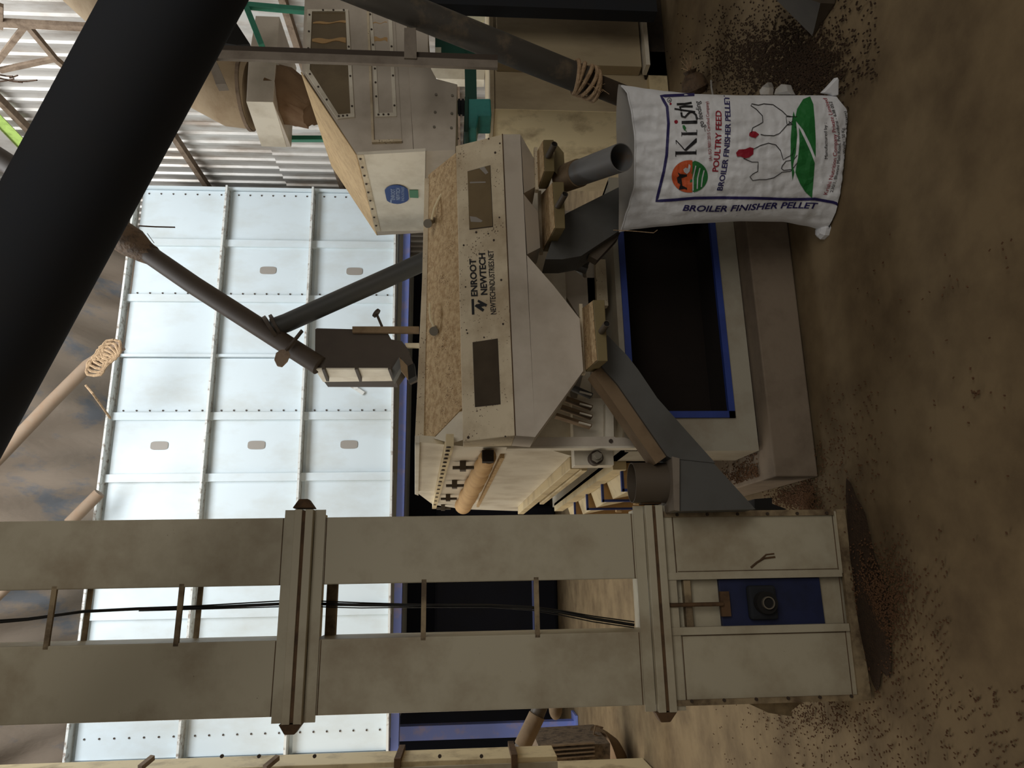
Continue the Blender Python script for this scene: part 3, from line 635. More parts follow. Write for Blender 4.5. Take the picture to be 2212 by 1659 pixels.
MB().box(X_l+0.05, X_r-0.03, 3.3, 5.4, Zb+0.02, Ztp-0.02).build('base_core', 'void', mbz)
# stepped side trays with blue edges
for k in range(4):
    y0 = 3.32+k*0.5; y1 = y0+0.44; zt = 0.84+0.0*k; xo = 0.40
    tr_ = MB().hexa([(X_l, y0, 0.74), (X_l, y1, 0.74), (X_l, y1, 0.30), (X_l, y0, 0.30)], [(xo-0.02, y0, 0.70), (xo-0.02, y1, 0.70), (xo+0.05, y1, 0.32), (xo+0.05, y0, 0.32)]).build('side_tray', 'tansleeve' if False else 'cabside', mbz, bevel=0.003)
    MB().box(xo-0.018, X_l-0.0, y0-0.022, y0-0.004, 0.33, 0.74).build('tray_front', 'tansleeve', tr_)
    MB().box(xo-0.03, xo-0.018, y0-0.024, y0-0.002, 0.33, 0.75).box(xo-0.03, X_l, y0-0.024, y0-0.002, 0.74, 0.752).build('tray_edge', 'blue', tr_)
    MB().disc((xo+0.005, (y0+y1)/2, 0.5), (-1, 0, 0), 0.022, 0.03, 10).build('tray_knob', 'dust', tr_)
MB().box(X_l-0.04, X_l+0.02, 3.25, 5.5, 0.735, 0.80).build('tray_header', 'cabside', mbz)
pl = MB().hexa([(0.375, 2.865, 0), (1.92, 2.825, 0), (1.92, 5.8, 0), (0.385, 5.8, 0)], [(0.378, 2.872, 0.185), (1.92, 2.832, 0.2), (1.92, 5.8, 0.2), (0.388, 5.8, 0.19)]).build('concrete_plinth', 'concrete', bevel=0.006)
tag(pl, 'low brown concrete plinth under the white machine base', 'plinth')
# ================================================================== BAG
az = PSI+math.atan((829.5-340)/FPX)
bn_ = Vector((-math.sin(az), -math.cos(az), 0)); BC = Vector((1.60, 2.40, 0))
def interp(tbl, x):
    if x <= tbl[0][0]: return tbl[0][1]
    for (a, b1), (c, d) in zip(tbl, tbl[1:]):
        if x <= c:
            t_ = (x-a)/(c-a); t_ = t_*t_*(3-2*t_)*0.5+t_*0.5; return b1+(d-b1)*t_
    return tbl[-1][1]
YL = [(1335, 502), (1370, 495), (1430, 489), (1500, 483), (1600, 478), (1690, 479), (1740, 488), (1790, 502), (1820, 515), (1850, 519)]
YR = [(1335, 182), (1360, 186), (1400, 192), (1440, 197), (1500, 203), (1600, 206), (1700, 206), (1800, 206), (1850, 214)]
XB = [(206, 1806), (240, 1834), (300, 1846), (400, 1849), (515, 1836)]
XTF = [(183, 1341), (200, 1356), (250, 1366), (300, 1372), (400, 1371), (440, 1360), (470, 1350), (502, 1341)]
def bbase(x, y, b=0.0):
    d = ray(x, y); s = (BC-CAM).dot(bn_)/d.dot(bn_); p = CAM+d*s
    return p-d.normalized()*b
def bulge(x, y):
    yl = interp(YL, x); yr = interp(YR, x); u = max(-1, min(1, (y-(yl+yr)/2)/((yl-yr)/2)))
    D = interp([(1335, 0.035), (1380, 0.055), (1450, 0.09), (1600, 0.12), (1750, 0.13), (1810, 0.12), (1850, 0.07)], x)
    nz = lambda a, b1, q: noise.noise(Vector((x*a, y*b1, q)))
    wr = 0.007*nz(0.012, 0.03, 1.0)+0.005*nz(0.03, 0.06, 5.0)+0.004*(1-2*abs(nz(0.045, 0.02, 9.0)))+0.0022*(1-2*abs(nz(0.11, 0.05, 3.0)))-0.006
    wr += 0.006*math.sin((x+y*0.6)*0.11+3*nz(0.02, 0.02, 2.0))*max(0, min(1, (y-380)/100))*max(0, min(1, (x-1650)/100))
    wr += 0.005*math.sin(y*0.13+4*nz(0.01, 0.02, 7.0))*max(0, min(1, (1440-x)/80))
    k = max(0.0, 1-abs(u)**2.4)
    return D*k**0.55+wr*min(1, k*3)
def bagpt(x, y, lift=0.0):
    p = bbase(x, y, bulge(x, y)+lift)
    if p.z < 0.004: p.z = 0.004
    return p
bag = thing('feed_sack', 'standing white woven feed sack with green and red printing, filling under the grey pipe', 'sack', (BC.x, BC.y, 0))
gb = MB(); NU, NV = 90, 150
for j in range(NV+1):
    v = j/NV
    for i in range(NU+1):
        u = i/NU
        ym = 500-300*u; xt = interp(XTF, 500-315*u); xb = interp([(a, b1) for a, b1 in XB], 512-305*u)
        x = xt+(xb-xt)*v; yl = interp(YL, x); yr = interp(YR, x); y = yl+(yr-yl)*u
        gb.v.append(bagpt(x, y))
for j in range(NV):
    for i in range(NU):
        a = j*(NU+1)+i; gb.f.append([a, a+1, a+NU+2, a+NU+1])
gb.build('sack_front', 'bag', bag, smooth=True)
gk = MB()
for j in range(41):
    v = j/40
    for i in range(31):
        u = i/30; xb = interp(XB, 512-305*u); x = 1337+3*math.sin(u*6)+(xb-1337)*v; yl = interp(YL, x); yr = interp(YR, x); y = yl+(yr-yl)*u
        kk = max(0, 1-abs(2*u-1)**2.4)**0.55; D = interp([(1335, 0.03), (1400, 0.06), (1600, 0.10), (1800, 0.10), (1850, 0.04)], x)
        p = bbase(x, y, 0)+(-bn_)*D*kk*1.0
        if p.z < 0.003: p.z = 0.003
        gk.v.append(p)
for j in range(40):
    for i in range(30):
        a = j*31+i; gk.f.append([a, a+1, a+32, a+31])
gk.build('sack_back', 'bagin', bag, smooth=True)
hem = MB().tube([bagpt(interp(XTF, 500-315*u), 500-315*u, 0.002) for u in [k/40 for k in range(41)]], 0.0035, 8); hem.build('mouth_hem', 'bag', bag, smooth=True)
# corner tails at bottom
MB().ball(bagpt(1826, 499, -0.035), 0.036, 0.045, 0.03, 7, 5).build('sack_corner', 'bag', bag)
for q in ([(1800, 207), (1795, 203), (1778, 200), (1790, 188), (1810, 166), (1813, 172), (1812, 206)],):
    MB().prism([max_p for max_p in [Vector((p.x, p.y, max(p.z, 0.004))) for p in [bbase(x, y, 0.02) for x, y in q]]], -bn_*0.03).build('sack_corner', 'bag', bag, bevel=0.004)
def btext(mb, body, p0, p1, h, curve=0.0, **k):
    # baseline from p0 to p1 (pixel), letters rise towards -x ; curve bows the middle towards +x
    dx, dy = p1[0]-p0[0], p1[1]-p0[1]; L = math.hypot(dx, dy); nx_, ny_ = dy/L, -dx/L
    put_text(mb, body, lambda a, b1: bagpt(p0[0]+dx*a+curve*4*a*(1-a)+nx_*h*b1, p0[1]+dy*a+ny_*h*b1, 0.0034), **k)
pk = MB(); pr_ = MB(); pn_ = MB(); pg = MB(); po = MB(); pw = MB()
kz = lambda L: [(1440+a/7.54, 200+b_/7.54) for a, b_ in L]
KL = []   # big brand word, traced stroke by stroke
KR = []
LETTER_BLOBS = [kz(q) for q in ([(148, 960), (482, 955), (482, 1003), (148, 1010)], [(142, 955), (156, 955), (156, 1042), (142, 1042)], [(474, 930), (486, 930), (486, 1010), (474, 1010)], [(286, 930), (318, 952), (492, 806), (492, 740), (466, 752)], [(244, 650), (494, 645), (494, 690), (244, 690)], [(240, 640), (250, 640), (250, 712), (240, 712)], [(486, 604), (497, 604), (497, 692), (486, 692)], [(244, 462), (500, 452), (500, 503), (244, 510)])]
btext(pk, '...go feeding', (1524, 283), (1511, 217), 12, shear=0.2)
btext(pr_, '(An ISO 9001:2015 Certified Company)', (1538, 347), (1530, 219), 7)
btext(pr_, 'POULTRY FEED', (1551, 371), (1558, 239), 13, offset=0.02, curve=3)
btext(pn_, 'BROILER FINISHER PELLET', (1560, 412), (1575, 207), 12, offset=0.02, curve=9)
# side lettering reads down the sack (towards +x)
def stext(mb, body, p0, p1, h, **k):
    dx, dy = p1[0]-p0[0], p1[1]-p0[1]
    put_text(mb, body, lambda a, b1: bagpt(p0[0]+dx*a, p0[1]+dy*a-h*b1+3*math.sin(a*6), 0.0034), **k)
stext(pn_, 'BROILER FINISHER PELLET', (1474, 455), (1768, 452), 13, shear=0.3, offset=0.025)
btext(pk, 'Manufactured by :', (1788, 343), (1786, 265), 7)
btext(pr_, 'Krishi Nutrition Company Private Limited', (1787, 420), (1786, 212), 9, curve=22)
btext(pk, '230/1, Bhavani Main Road, Perundurai - 638 052', (1799, 415), (1797, 219), 7, curve=18)
btext(pk, 'Net Weight : 50 Kg.', (1829, 348), (1824, 275), 7)
btext(pk, 'MRP : Rs. 2850/- (Inclusive of all taxes)', (1831, 392), (1828, 240), 6, curve=6)
btext(pk, 'For Details :', (1841, 393), (1842, 350), 6)
# registered mark
def flush(*prs):
    for mb, mn, nm in prs:
        if mb.v: mb.build(nm, mn, bag)
        mb.v = []; mb.f = []
def ring(mb, c, r, w_, n=20):
    for k in range(n):
        a0 = 2*math.pi*k/n; a1 = 2*math.pi*(k+1)/n
        mb.poly([bagpt(c[0]+(r)*math.cos(a), c[1]+(r)*math.sin(a), .0022) for a in (a0, a1)]+[bagpt(c[0]+(r-w_)*math.cos(a), c[1]+(r-w_)*math.sin(a), .0022) for a in (a1, a0)])
ring(pk, (1446, 216), 5, 1.0); btext(pk, 'R', (1449, 218), (1449, 214), 5)
def blob(mb, pts, lift=0.003, grid=True):
    # triangulated patch following the sack
    bm = bmesh.new(); vs = [bm.verts.new((x, y, 0)) for x, y in pts]; bm.faces.new(vs)
    bmesh.ops.triangulate(bm, faces=bm.faces)
    for _ in range(4):
        le = [e for e in bm.edges if e.calc_length() > 12]
        if not le: break
        bmesh.ops.subdivide_edges(bm, edges=le, cuts=1); bmesh.ops.triangulate(bm, faces=bm.faces)
    bm.verts.index_update(); i = len(mb.v)
    mb.v += [bagpt(v.co.x, v.co.y, lift) for v in bm.verts]; mb.f += [[i+v.index for v in f.verts] for f in bm.faces]; bm.free()
def strip(mb, pts, w_, lift=0.0032):
    fine = []
    for (a, b1), (c, d) in zip(pts, pts[1:]):
        n = max(1, int(math.hypot(c-a, d-b1)/8))
        fine += [(a+(c-a)*k/n, b1+(d-b1)*k/n) for k in range(n)]
    fine.append(pts[-1]); i = len(mb.v)
    for k, (x, y) in enumerate(fine):
        p = fine[max(0, k-1)]; q = fine[min(len(fine)-1, k+1)]; L = math.hypot(q[0]-p[0], q[1]-p[1]) or 1
        nx_, ny_ = -(q[1]-p[1])/L*w_/2, (q[0]-p[0])/L*w_/2
        mb.v += [bagpt(x+nx_, y+ny_, lift), bagpt(x-nx_, y-ny_, lift)]
    for k in range(len(fine)-1): mb.f.append([i+2*k, i+2*k+1, i+2*k+3, i+2*k+2])
for q in LETTER_BLOBS: blob(pk, q)
strip(pk, kz([(152, 776), (230, 860), (305, 945)]), 2.0)
strip(pk, kz([(150, 776), (158, 835)]), 1.5)
strip(pk, kz([(238, 320), (248, 385), (300, 400), (345, 350), (385, 315), (430, 318), (480, 365), (494, 440)]), 4.4)
strip(pk, kz([(128, 262), (300, 290), (465, 312)]), 3.4); strip(pk, kz([(245, 300), (215, 235), (300, 222), (425, 225)]), 4.6); strip(pk, kz([(165, 188), (290, 185), (408, 165)]), 4.6)
blob(pg, kz([(258, 532), (288, 528), (318, 572), (310, 604), (278, 598), (262, 575)])); strip(pg, kz([(280, 600), (330, 634)]), 1.2)
strip(pn_, [(1500, 204), (1428, 207), (1441, 230), (1444, 266), (1440, 335), (1434, 370), (1418, 434), (1455, 432), (1500, 428), (1560, 427), (1630, 428), (1707, 431), (1760, 430), (1800, 437), (1838, 451), (1845, 418)], 6)
circ = lambda cx, cy, rx, ry, a0=0, a1=360, n=24: [(cx+rx*math.cos(math.radians(a0+(a1-a0)*k/n)), cy+ry*math.sin(math.radians(a0+(a1-a0)*k/n))) for k in range(n+(0 if a1-a0 == 360 else 1))]
flush((pk, 'pblack', 'black_lettering'), (pr_, 'pred', 'red_lettering'), (pn_, 'pnavy', 'navy_lettering_and_border'), (pg, 'pgreen', 'leaf_print'))
blob(po, circ(1489, 381, 38, 35, 80, 280)[::1]+[(1492, 360), (1490, 385), (1487, 405)])
blob(pg, circ(1491, 381, 38, 35, -75, 78)+[(1488, 405), (1492, 385), (1496, 350)])
for dx in (0, 10, 20):
    strip(pw, [(1499-2+dx*0.9, 412-dx*0.4), (1497+dx, 385), (1503+dx*0.9, 358+dx*0.5)], 2.6, 0.0048)
blob(pk, [(1464, 395), (1470, 398), (1466, 410), (1478, 408), (1484, 410), (1484, 406), (1474, 401), (1472, 385), (1484, 381), (1484, 377), (1470, 376), (1464, 372), (1467, 380), (1462, 384)], 0.0048)
blob(pw, [(1481, 362), (1476, 366), (1478, 372), (1484, 376), (1490, 370), (1492, 358), (1488, 354), (1486, 364)], 0.0048)
ring(pr_, (1460.5, 263), 4, 4); ring(pr_, (1448.5, 224), 2.4, 2.4)
flush((po, 'porange', 'round_logo'), (pg, 'pgreen', 'logo_field'), (pw, 'pwhite', 'logo_lines'), (pk, 'pblack', 'logo_cow'), (pr_, 'pred', 'red_dots'))
# field
blob(pg, [(1717, 258), (1722, 235), (1735, 214), (1750, 208), (1757, 225), (1760, 260), (1762, 300), (1762, 340), (1750, 310), (1735, 280)])
blob(pg, [(1714, 240), (1711, 260), (1708, 300), (1708, 340), (1712, 362), (1719, 330), (1722, 290), (1719, 256)])
blob(pg, [(1726, 275), (1738, 300), (1752, 330), (1760, 352), (1758, 380), (1754, 428), (1740, 415), (1728, 396), (1718, 372), (1724, 340), (1727, 310)])
blob(pg, [(1713, 360), (1707, 330), (1712, 390), (1716, 372)])
flush((pg, 'pgreen', 'green_field_print'),)
def hen(o, comb, legs):
    strip(pk, o, 1.6)
    for l in legs: strip(pk, l, 1.4)
    blob(pr_, comb, 0.004)
    flush((pk, 'pblack', 'hen_outline'), (pr_, 'pred', 'hen_comb'))
hen([(1643, 290), (1650, 292), (1672, 293), (1684, 288), (1700, 270), (1712, 262), (1713, 252), (1700, 250), (1690, 240), (1670, 226), (1650, 224), (1638, 227), (1624, 224), (1622, 228), (1634, 236), (1647, 250), (1648, 264), (1638, 270), (1626, 276), (1622, 290)],
    [(1640, 290), (1632, 298), (1624, 296), (1618, 293), (1619, 287), (1624, 283), (1632, 284)], [[(1700, 268), (1698, 252), (1722, 252)], [(1704, 262), (1720, 276)], [(1700, 270), (1716, 268)]])
hen([(1628, 322), (1643, 314), (1660, 309), (1676, 313), (1686, 325), (1692, 345), (1700, 340), (1712, 334), (1715, 345), (1698, 348), (1690, 358), (1688, 364), (1693, 368), (1710, 366), (1716, 360), (1708, 370), (1690, 372), (1672, 384), (1655, 388), (1640, 388), (1626, 390), (1620, 382), (1626, 376), (1637, 370), (1638, 350), (1624, 350), (1606, 342)],
    [(1628, 320), (1620, 318), (1610, 322), (1596, 323), (1590, 330), (1592, 338), (1600, 338), (1610, 342), (1618, 340), (1627, 333)], [[(1712, 334), (1716, 320)], [(1715, 345), (1722, 335)], [(1716, 360), (1722, 352)]])
for mb_, mn, nm in ((pk, 'pblack', 'black_print'), (pr_, 'pred', 'red_print'), (pn_, 'pnavy', 'navy_print'), (pg, 'pgreen', 'green_print'), (po, 'porange', 'orange_print'), (pw, 'pwhite', 'white_print')):
    mb_.build(nm, mn, bag)
# string end by the sack
tag(MB().tube([onY(1325, 497, 2.36), onY(1365, 499, 2.36), onY(1412, 503, 2.38), onY(1420, 497, 2.4)], 0.0015, 5).build('loose_string', 'rope'), 'thin loose string hanging from the left top corner of the sack', 'string')
# scraps right of the bag
def scrap(pts, z, lab, m='bagin'):
    P = [onZ(x, y, z+random.uniform(0, 0.02)) for x, y in pts]
    tag(MB().prism(P, (0.0, 0.0, 0.025)).build('bag_scrap', m, bevel=0.004), lab, 'scrap')
scrap([(1652, 205), (1650, 196), (1658, 186), (1668, 178), (1672, 190), (1671, 205)], 0.0, 'crumpled white sack scrap showing beside the sack, upper one of two')
scrap([(1682, 205), (1686, 192), (1698, 182), (1710, 184), (1712, 196), (1720, 205)], 0.0, 'crumpled white sack scrap showing beside the sack, lower one of two')
tag(MB().tube([onZ(1540, 206, 0.0), onZ(1537, 190, 0.01), onZ(1536, 173, 0.02)], 0.005, 6).build('paper_twist', 'bagin'), 'thin twisted pale strip lying on the floor right of the sack', 'paper strip')
# small rope tied sack
c = onZ(1500, 185, 0.06); t = thing('tied_bundle', 'small brown jute bundle with frayed top lying behind the sack', 'bundle', (c.x, c.y, 0))
d_ = onZ(1490, 152, 0.10)-c
MB().tube([c-d_*0.6, c-d_*0.2, c+d_*0.45, c+d_*0.8, c+d_*1.0], [0.05, 0.085, 0.07, 0.035, 0.045], 18).build('bundle_body', 'wrap', t, smooth=True)
fy = MB()
for k in range(22):
    e = c+d_*(1.2+random.uniform(0, .35))+Vector((random.uniform(-.05, .05), random.uniform(-.05, .05), random.uniform(-.05, .05))); fy.tube([c+d_*0.92, e], 0.002, 4)
fy.build('frayed_end', 'rope', t)
# ================================================================== RIGHT CABINET, MOTOR, BOARDS
cb_ = thing('feed_cabinet', 'large beige sheet metal cabinet behind the sloping dark pipe', 'cabinet', (3.6, 4.8, 0))
KY = 4.35; zt = onY(1066, 100, KY).z
kx0 = onY(1066, 235, KY).x; kx1 = 4.9
MB().box(kx0, kx1, KY, KY+1.1, 0.12, zt).build('cabinet_body', 'cabinet', cb_, bevel=0.004)
MB().prism([(kx0-0.004, KY, zt), (kx0-0.004, KY+1.05, zt), (kx0-0.004, KY+1.05, 0.55), (kx0-0.004, KY+0.35, 0.12), (kx0-0.004, KY, 0.12)], (0.006, 0, 0)).build('lit_side_panel', 'cabside', cb_)  # left side in paler cream, the light on it put into the colour
MB().box(kx0-0.02, kx1, KY-0.03, KY+1.1, zt, zt+0.03).build('top_ledge', 'cabinet', cb_)
dr = onY(1200, 140, KY-0.09)
MB().box(onY(1200, 138, KY-0.1).x, kx1, KY-0.10, KY-0.001, 0.2, zt-0.02).build('front_door', 'cabinet', cb_, bevel=0.004)
MB().box(onY(1200, 146, KY-0.1).x, kx1, KY-0.16, KY-0.05, 0.155, 0.185).build('bottom_lip', 'white', cb_)
MB().box(onY(1200, 146, KY-0.1).x, kx1, KY-0.05, KY+0.2, 0.0, 0.155).build('cabinet_foot', 'grimy', cb_)
MB().box(kx0+0.1, kx0+0.5, KY-0.05, KY+0.1, 0.0, 0.14).build('cabinet_foot', 'cabside', cb_)
# dark beam at extreme right
tag(MB().prism(pY([(900, -60), (900, 3), (950, 8), (1420, 25), (1412, -60)], 3.9), (0, 0.1, 0)).build('dark_beam', 'black'), 'dark steel upright at the far right edge beside the beige cabinet', 'beam')
# meter boards
for (pts, lab, txt) in (([(945, 8), (1003, 9), (1003, 60), (945, 60)], 'upper off-white panel board behind the sloping pipe, marked with a digit', '3'), ([(1006, 10), (1049, 12), (1047, 42), (1006, 60)], 'lower off-white panel board with a small black meter behind the sloping pipe', 'Screen')):
    bd = tag(MB().prism(pY(pts, 4.7), (0, 0.03, 0)).build('panel_board', 'board'), lab, 'panel board')
    tx = MB()
    p0, p1, h = (((982, 13), (982, 9), 6) if txt == '3' else ((1021, 22), (1021, 9), 4))
    put_text(tx, txt, lambda a, b1: onY(p0[0]-h*b1, p0[1]+(p1[1]-p0[1])*a, 4.698)); tx.build('board_lettering', 'ink', bd)
    if txt != '3': MB().prism(pY([(1021, 23), (1032, 24), (1032, 30), (1021, 29)], 4.69), (0, 0.01, 0)).build('meter', 'ink', bd)
# green structure near
t = thing('green_stand', 'teal green steel stand beside the beige cabinet, carrying the small motor', 'stand', onY(1030, 200, 4.2))
for pts in ([(1003, 95), (1028, 95), (1030, 215), (1005, 215)], [(1003, 245), (1030, 245), (1028, 325), (1000, 328)], [(940, 75), (1010, 80), (1010, 118), (960, 118), (940, 108)]):
    MB().prism(pY(pts, 4.2), (0, 0.06, 0)).build('stand_bar', 'darkgreen', t)
MB().prism(pY([(940, 102), (953, 102), (953, 117), (940, 117)], 4.19), (0, 0.01, 0)).build('small_tag', 'board', t)
t = thing('teal_motor', 'small teal motor housing with black rubber coupling beside the white aspirator', 'motor', onY(1035, 230, 4.0))
MB().prism(pY([(1010, 213), (1060, 212), (1062, 250), (1034, 250), (1030, 276), (1009, 276)], 3.95), (0, 0.2, 0)).build('housing', 'teal', t, bevel=0.01)
MB().prism(pY([(1004, 208), (1012, 208), (1012, 284), (1003, 284)], 3.93), (0, 0.24, 0)).build('mounting_flange', 'darkgreen', t, bevel=0.004)
MB().tube([onY(987, 232, 4.05), onY(1004, 232, 4.05)], 0.045, 20).tube([onY(990, 232, 4.05), onY(994, 232, 4.05)], 0.055, 20).tube([onY(998, 232, 4.05), onY(1003, 232, 4.05)], 0.055, 20).build('rubber_coupling', 'black', t, smooth=True)
t = tag(MB().prism(pY([(928, 145), (1048, 150), (1046, 172), (945, 170), (928, 160)], 5.4), (0, 0.1, 0)).build('roof_rail', 'white'), 'pale steel rail seen between the aspirator and the beige cabinet', 'rail')
# ================================================================== ASPIRATOR
AY = 3.5
ap = thing('aspirator', 'tall off-white aspirator cabinet with dusty windows and round blue sticker', 'aspirator', onY(985, 250, AY+0.7))
AXL = 2.335
FLX = min(onY(771, 334, AY).x, onY(893, 328, AY).x, 2.335)
prof = [(667, -220), (652, 152), (771, 334), (893, 328), (880, 100), (872, -220)]
dY = onX(809, 500, AXL).y-AY
MB().prism(pY(prof, AY), (0, dY, 0)).build('upper_body', 'screener_clean', ap)
# tan dusty top and flank as separate skins, flank paler to carry its light
fT = [onY(652, 156, AY), onY(771, 334, AY)]
MB().prism([fT[0]+Vector((0, 0, 0.001)), fT[1]+Vector((0, 0, 0.001)), fT[1]+Vector((0, dY, 0.001)), fT[0]+Vector((0, dY, 0.001))], (0, 0, 0.006)).build('dusty_slope', 'tan', ap)
AXL = FLX-0.004
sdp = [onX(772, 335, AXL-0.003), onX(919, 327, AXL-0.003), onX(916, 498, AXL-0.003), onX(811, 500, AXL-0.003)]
MB().prism(sdp, (0.02, 0, 0)).build('lit_flank_skin', 'white', ap)
MB().prism([onX(772, 335, AXL-0.006), onX(785, 335, AXL-0.006), onX(822, 500, AXL-0.006), onX(811, 500, AXL-0.006)], (0.004, 0, 0)).build('flank_strip', 'screener', ap)
rv = MB()
for k in range(9):
    q = (k+0.4)/9; rv.disc(onX(777+38*q, 336+162*q, AXL-0.007), (-1, 0, 0), 0.007, 0.004, 8)
rv.build('flank_rivets', 'boltdark', ap)
MB().prism(pY([(879, 100), (894, 328), (984, 324), (988, 182), (943, 170), (928, 143), (925, 100), (925, 60), (880, 60)], AY-0.03), (0, 0.5, 0)).build('lower_body', 'screener_clean', ap, bevel=0.003)
lb = MB()
for (x, y) in ((942, 205), (940, 243), (938, 275), (977, 207), (976, 246), (975, 277)): lb.disc(onY(x, y, AY-0.03), (0, -1, 0), 0.008, 0.006, 10)
lb.build('body_bolts', 'steel', ap)
def win(outer_, inner, mm):
    n = len(outer_); A_ = pY(outer_, AY-0.012); B_ = pY(inner, AY-0.012); f_ = MB()
    for k in range(n):
        f_.hexa([A_[k], A_[(k+1) % n], B_[(k+1) % n], B_[k]], [p+Vector((0, 0.012, 0)) for p in (A_[k], A_[(k+1) % n], B_[(k+1) % n], B_[k])])
    wf = f_.build('window_frame', 'white', ap)
    MB().prism(pY(inner, AY-0.003), (0, 0.004, 0)).build('window_pane', mm, wf)
    sb_ = MB()
    for k in range(n):
        for tq in (0.08, 0.36, 0.64):
            c_ = (A_[k]*(1-tq)+A_[(k+1) % n]*tq)*0.5+(B_[k]*(1-tq)+B_[(k+1) % n]*tq)*0.5; sb_.disc(c_, (0, -1, 0), 0.006, 0.004, 8)
    sb_.build('frame_screws', 'boltdark', wf)
win([(664, 20), (660, 155), (728, 256), (766, 252), (752, 20)], [(674, 24), (669, 150), (731, 247), (757, 245), (746, 24)], 'glassdirty')
win([(795, 20), (806, 140), (811, 252), (857, 251), (846, 20)], [(803, 24), (813, 140), (818, 244), (849, 243), (838, 24)], 'glassdirty')
MB().prism(pY([(795, 20), (806, 302), (868, 300), (852, 20)], AY-0.005), (0, 0.004, 0)).build('recess_panel', 'screener_clean', ap)
MB().prism(pY([(792, 20), (797, 20), (808, 302), (868, 300), (868, 305), (803, 307)], AY-0.02), (0, 0.02, 0)).build('recess_rim', 'screener', ap)
for (x0, y0_, x1, y1_, h_) in ((676, 48, 747, 45, 5), (674, 84, 747, 82, 11), (805, 49, 836, 48, 3), (805, 80, 837, 82, 14)):
    up_ = [(x0+(x1-x0)*k/10, y0_+(y1_-y0_)*k/10-1.8*math.sin(k*0.9)) for k in range(11)]; dn_ = [(x, y+h_*(0.7+0.3*math.sin(x*0.12))) for x, y in up_[::-1]]
    MB().prism(pY(up_+dn_, AY-0.006), (0, 0.003, 0)).build('cloth_reflection', 'tansleeve', ap)  # pale folds laid on the panes as reflections of yellow fabric
# stickers on the flank
def fx(x, y, l=0.005): return onX(x, y, AXL-0.003-l)
c0 = (855, 420)
SO = [(250, 680), (340, 570), (480, 490), (640, 450), (820, 440), (1000, 460), (1160, 520), (1280, 590), (1340, 650), (1370, 800), (1385, 950), (1395, 1100), (1330, 1200), (1200, 1270), (1000, 1330), (850, 1345), (650, 1320), (480, 1270), (350, 1180), (310, 1050), (280, 880), (250, 760)]
stk = MB().prism([fx(820+a/22.12, 380+b_/22.12, 0.006) for a, b_ in SO] or [fx(c0[0]+24*math.copysign(abs(math.cos(a))**0.8, math.cos(a)), c0[1]+21*math.copysign(abs(math.sin(a))**0.8, math.sin(a))) for a in [k*math.pi/14 for k in range(28)]], (0.002, 0, 0)).build('round_sticker', 'stickerblue', ap)
tx = MB()
put_text(tx, 'ENROOT', lambda a, b1: fx(853-9*b1, 432-24*a, 0.008), offset=0.02)
put_text(tx, 'NEWTECH', lambda a, b1: fx(864-9*b1, 432-26*a, 0.008), offset=0.02)
put_text(tx, 'INDUSTRIES', lambda a, b1: fx(873-6*b1, 434-30*a, 0.008))
tx.poly([fx(843, 438, .008), fx(846, 438, .008), fx(846, 432, .008), fx(843, 432, .008)])
tx.build('sticker_lettering', 'stickertext', stk)
MB().prism([fx(884, 411), fx(903, 411), fx(904, 428), fx(885, 427)], (0.002, 0, 0)).build('square_sticker', 'stickergreen', ap)
# ================================================================== DUST DUCT
MYb = 3.9
dd = thing('dust_duct', 'thick tan dust-coated duct elbow with white square collar box', 'duct', onY(600, 200, MYb))
MB().tube(pY([(548, 205), (500, 200), (452, 175), (400, 128), (330, 75), (240, 5), (190, -40)], 4.15), [0.225, 0.225, 0.22, 0.22, 0.22, 0.22, 0.22], 30).build('elbow', 'ductwrap', dd, smooth=True)
sm = MB()
for c_, q in (((500, 200), 0), ((452, 175), 1), ((520, 203), 2)):
    pass
MB().tube(pY([(538, 204), (531, 204)], 4.15), 0.24, 30).build('duct_flange', 'rafter', dd, smooth=True)
X_m = onY(532, 219, MYb).x; bz0 = onY(592, 150, MYb).z; bz1 = onY(535, 150, MYb).z
fr_m = [(532, 219), (590, 221), (596, 129), (604, 36), (552, 34), (537, 127)]
depth_m = onX(565, 316, X_m).y-MYb
MB().prism(pY(fr_m, MYb), (0, depth_m, 0)).build('collar_box', 'screener_clean', dd, bevel=0.003)
MB().prism([onX(532, 219.5, X_m-0.003), onX(590, 221, X_m-0.003), onX(619, 318, X_m-0.003), onX(565, 316, X_m-0.003)], (0.004, 0, 0)).build('lit_collar_skin', 'white', dd)  # paler skin, the light on this side is put into its colour
t = tag(MB().tube(pY([(590, 205), (620, 208), (650, 222), (678, 240)], 4.1), [0.2, 0.19, 0.165, 0.12], 26, squash=0.9).build('cloth_sleeve', 'sleeve', smooth=True), 'brown gathered cloth sleeve joining the duct box to the aspirator', 'sleeve')
for v in t.data.vertices:
    a = math.atan2(v.co.x-3.1, v.co.y-4.1); v.co += Vector((0.012*math.sin(a*13), 0.012*math.cos(a*11), 0.01*math.sin(a*17)))
# green frame around it
gf = thing('tube_stand', 'teal green square steel tube frame around the duct sleeve', 'frame', onY(840, 35, 3.6))
for a, b_ in (((531, 12), (850, 40)), ((531, 12), (566, 100)), ((622, 280), (628, 300)), ((626, 300), (700, 300))):
    MB().bar(onY(*a, 3.6 if a[1] < 100 else 4.4), onY(*b_, 3.6 if a[1] < 100 else 4.4), 0.035, 0.035).build('frame_tube', 'green', gf, bevel=0.003)
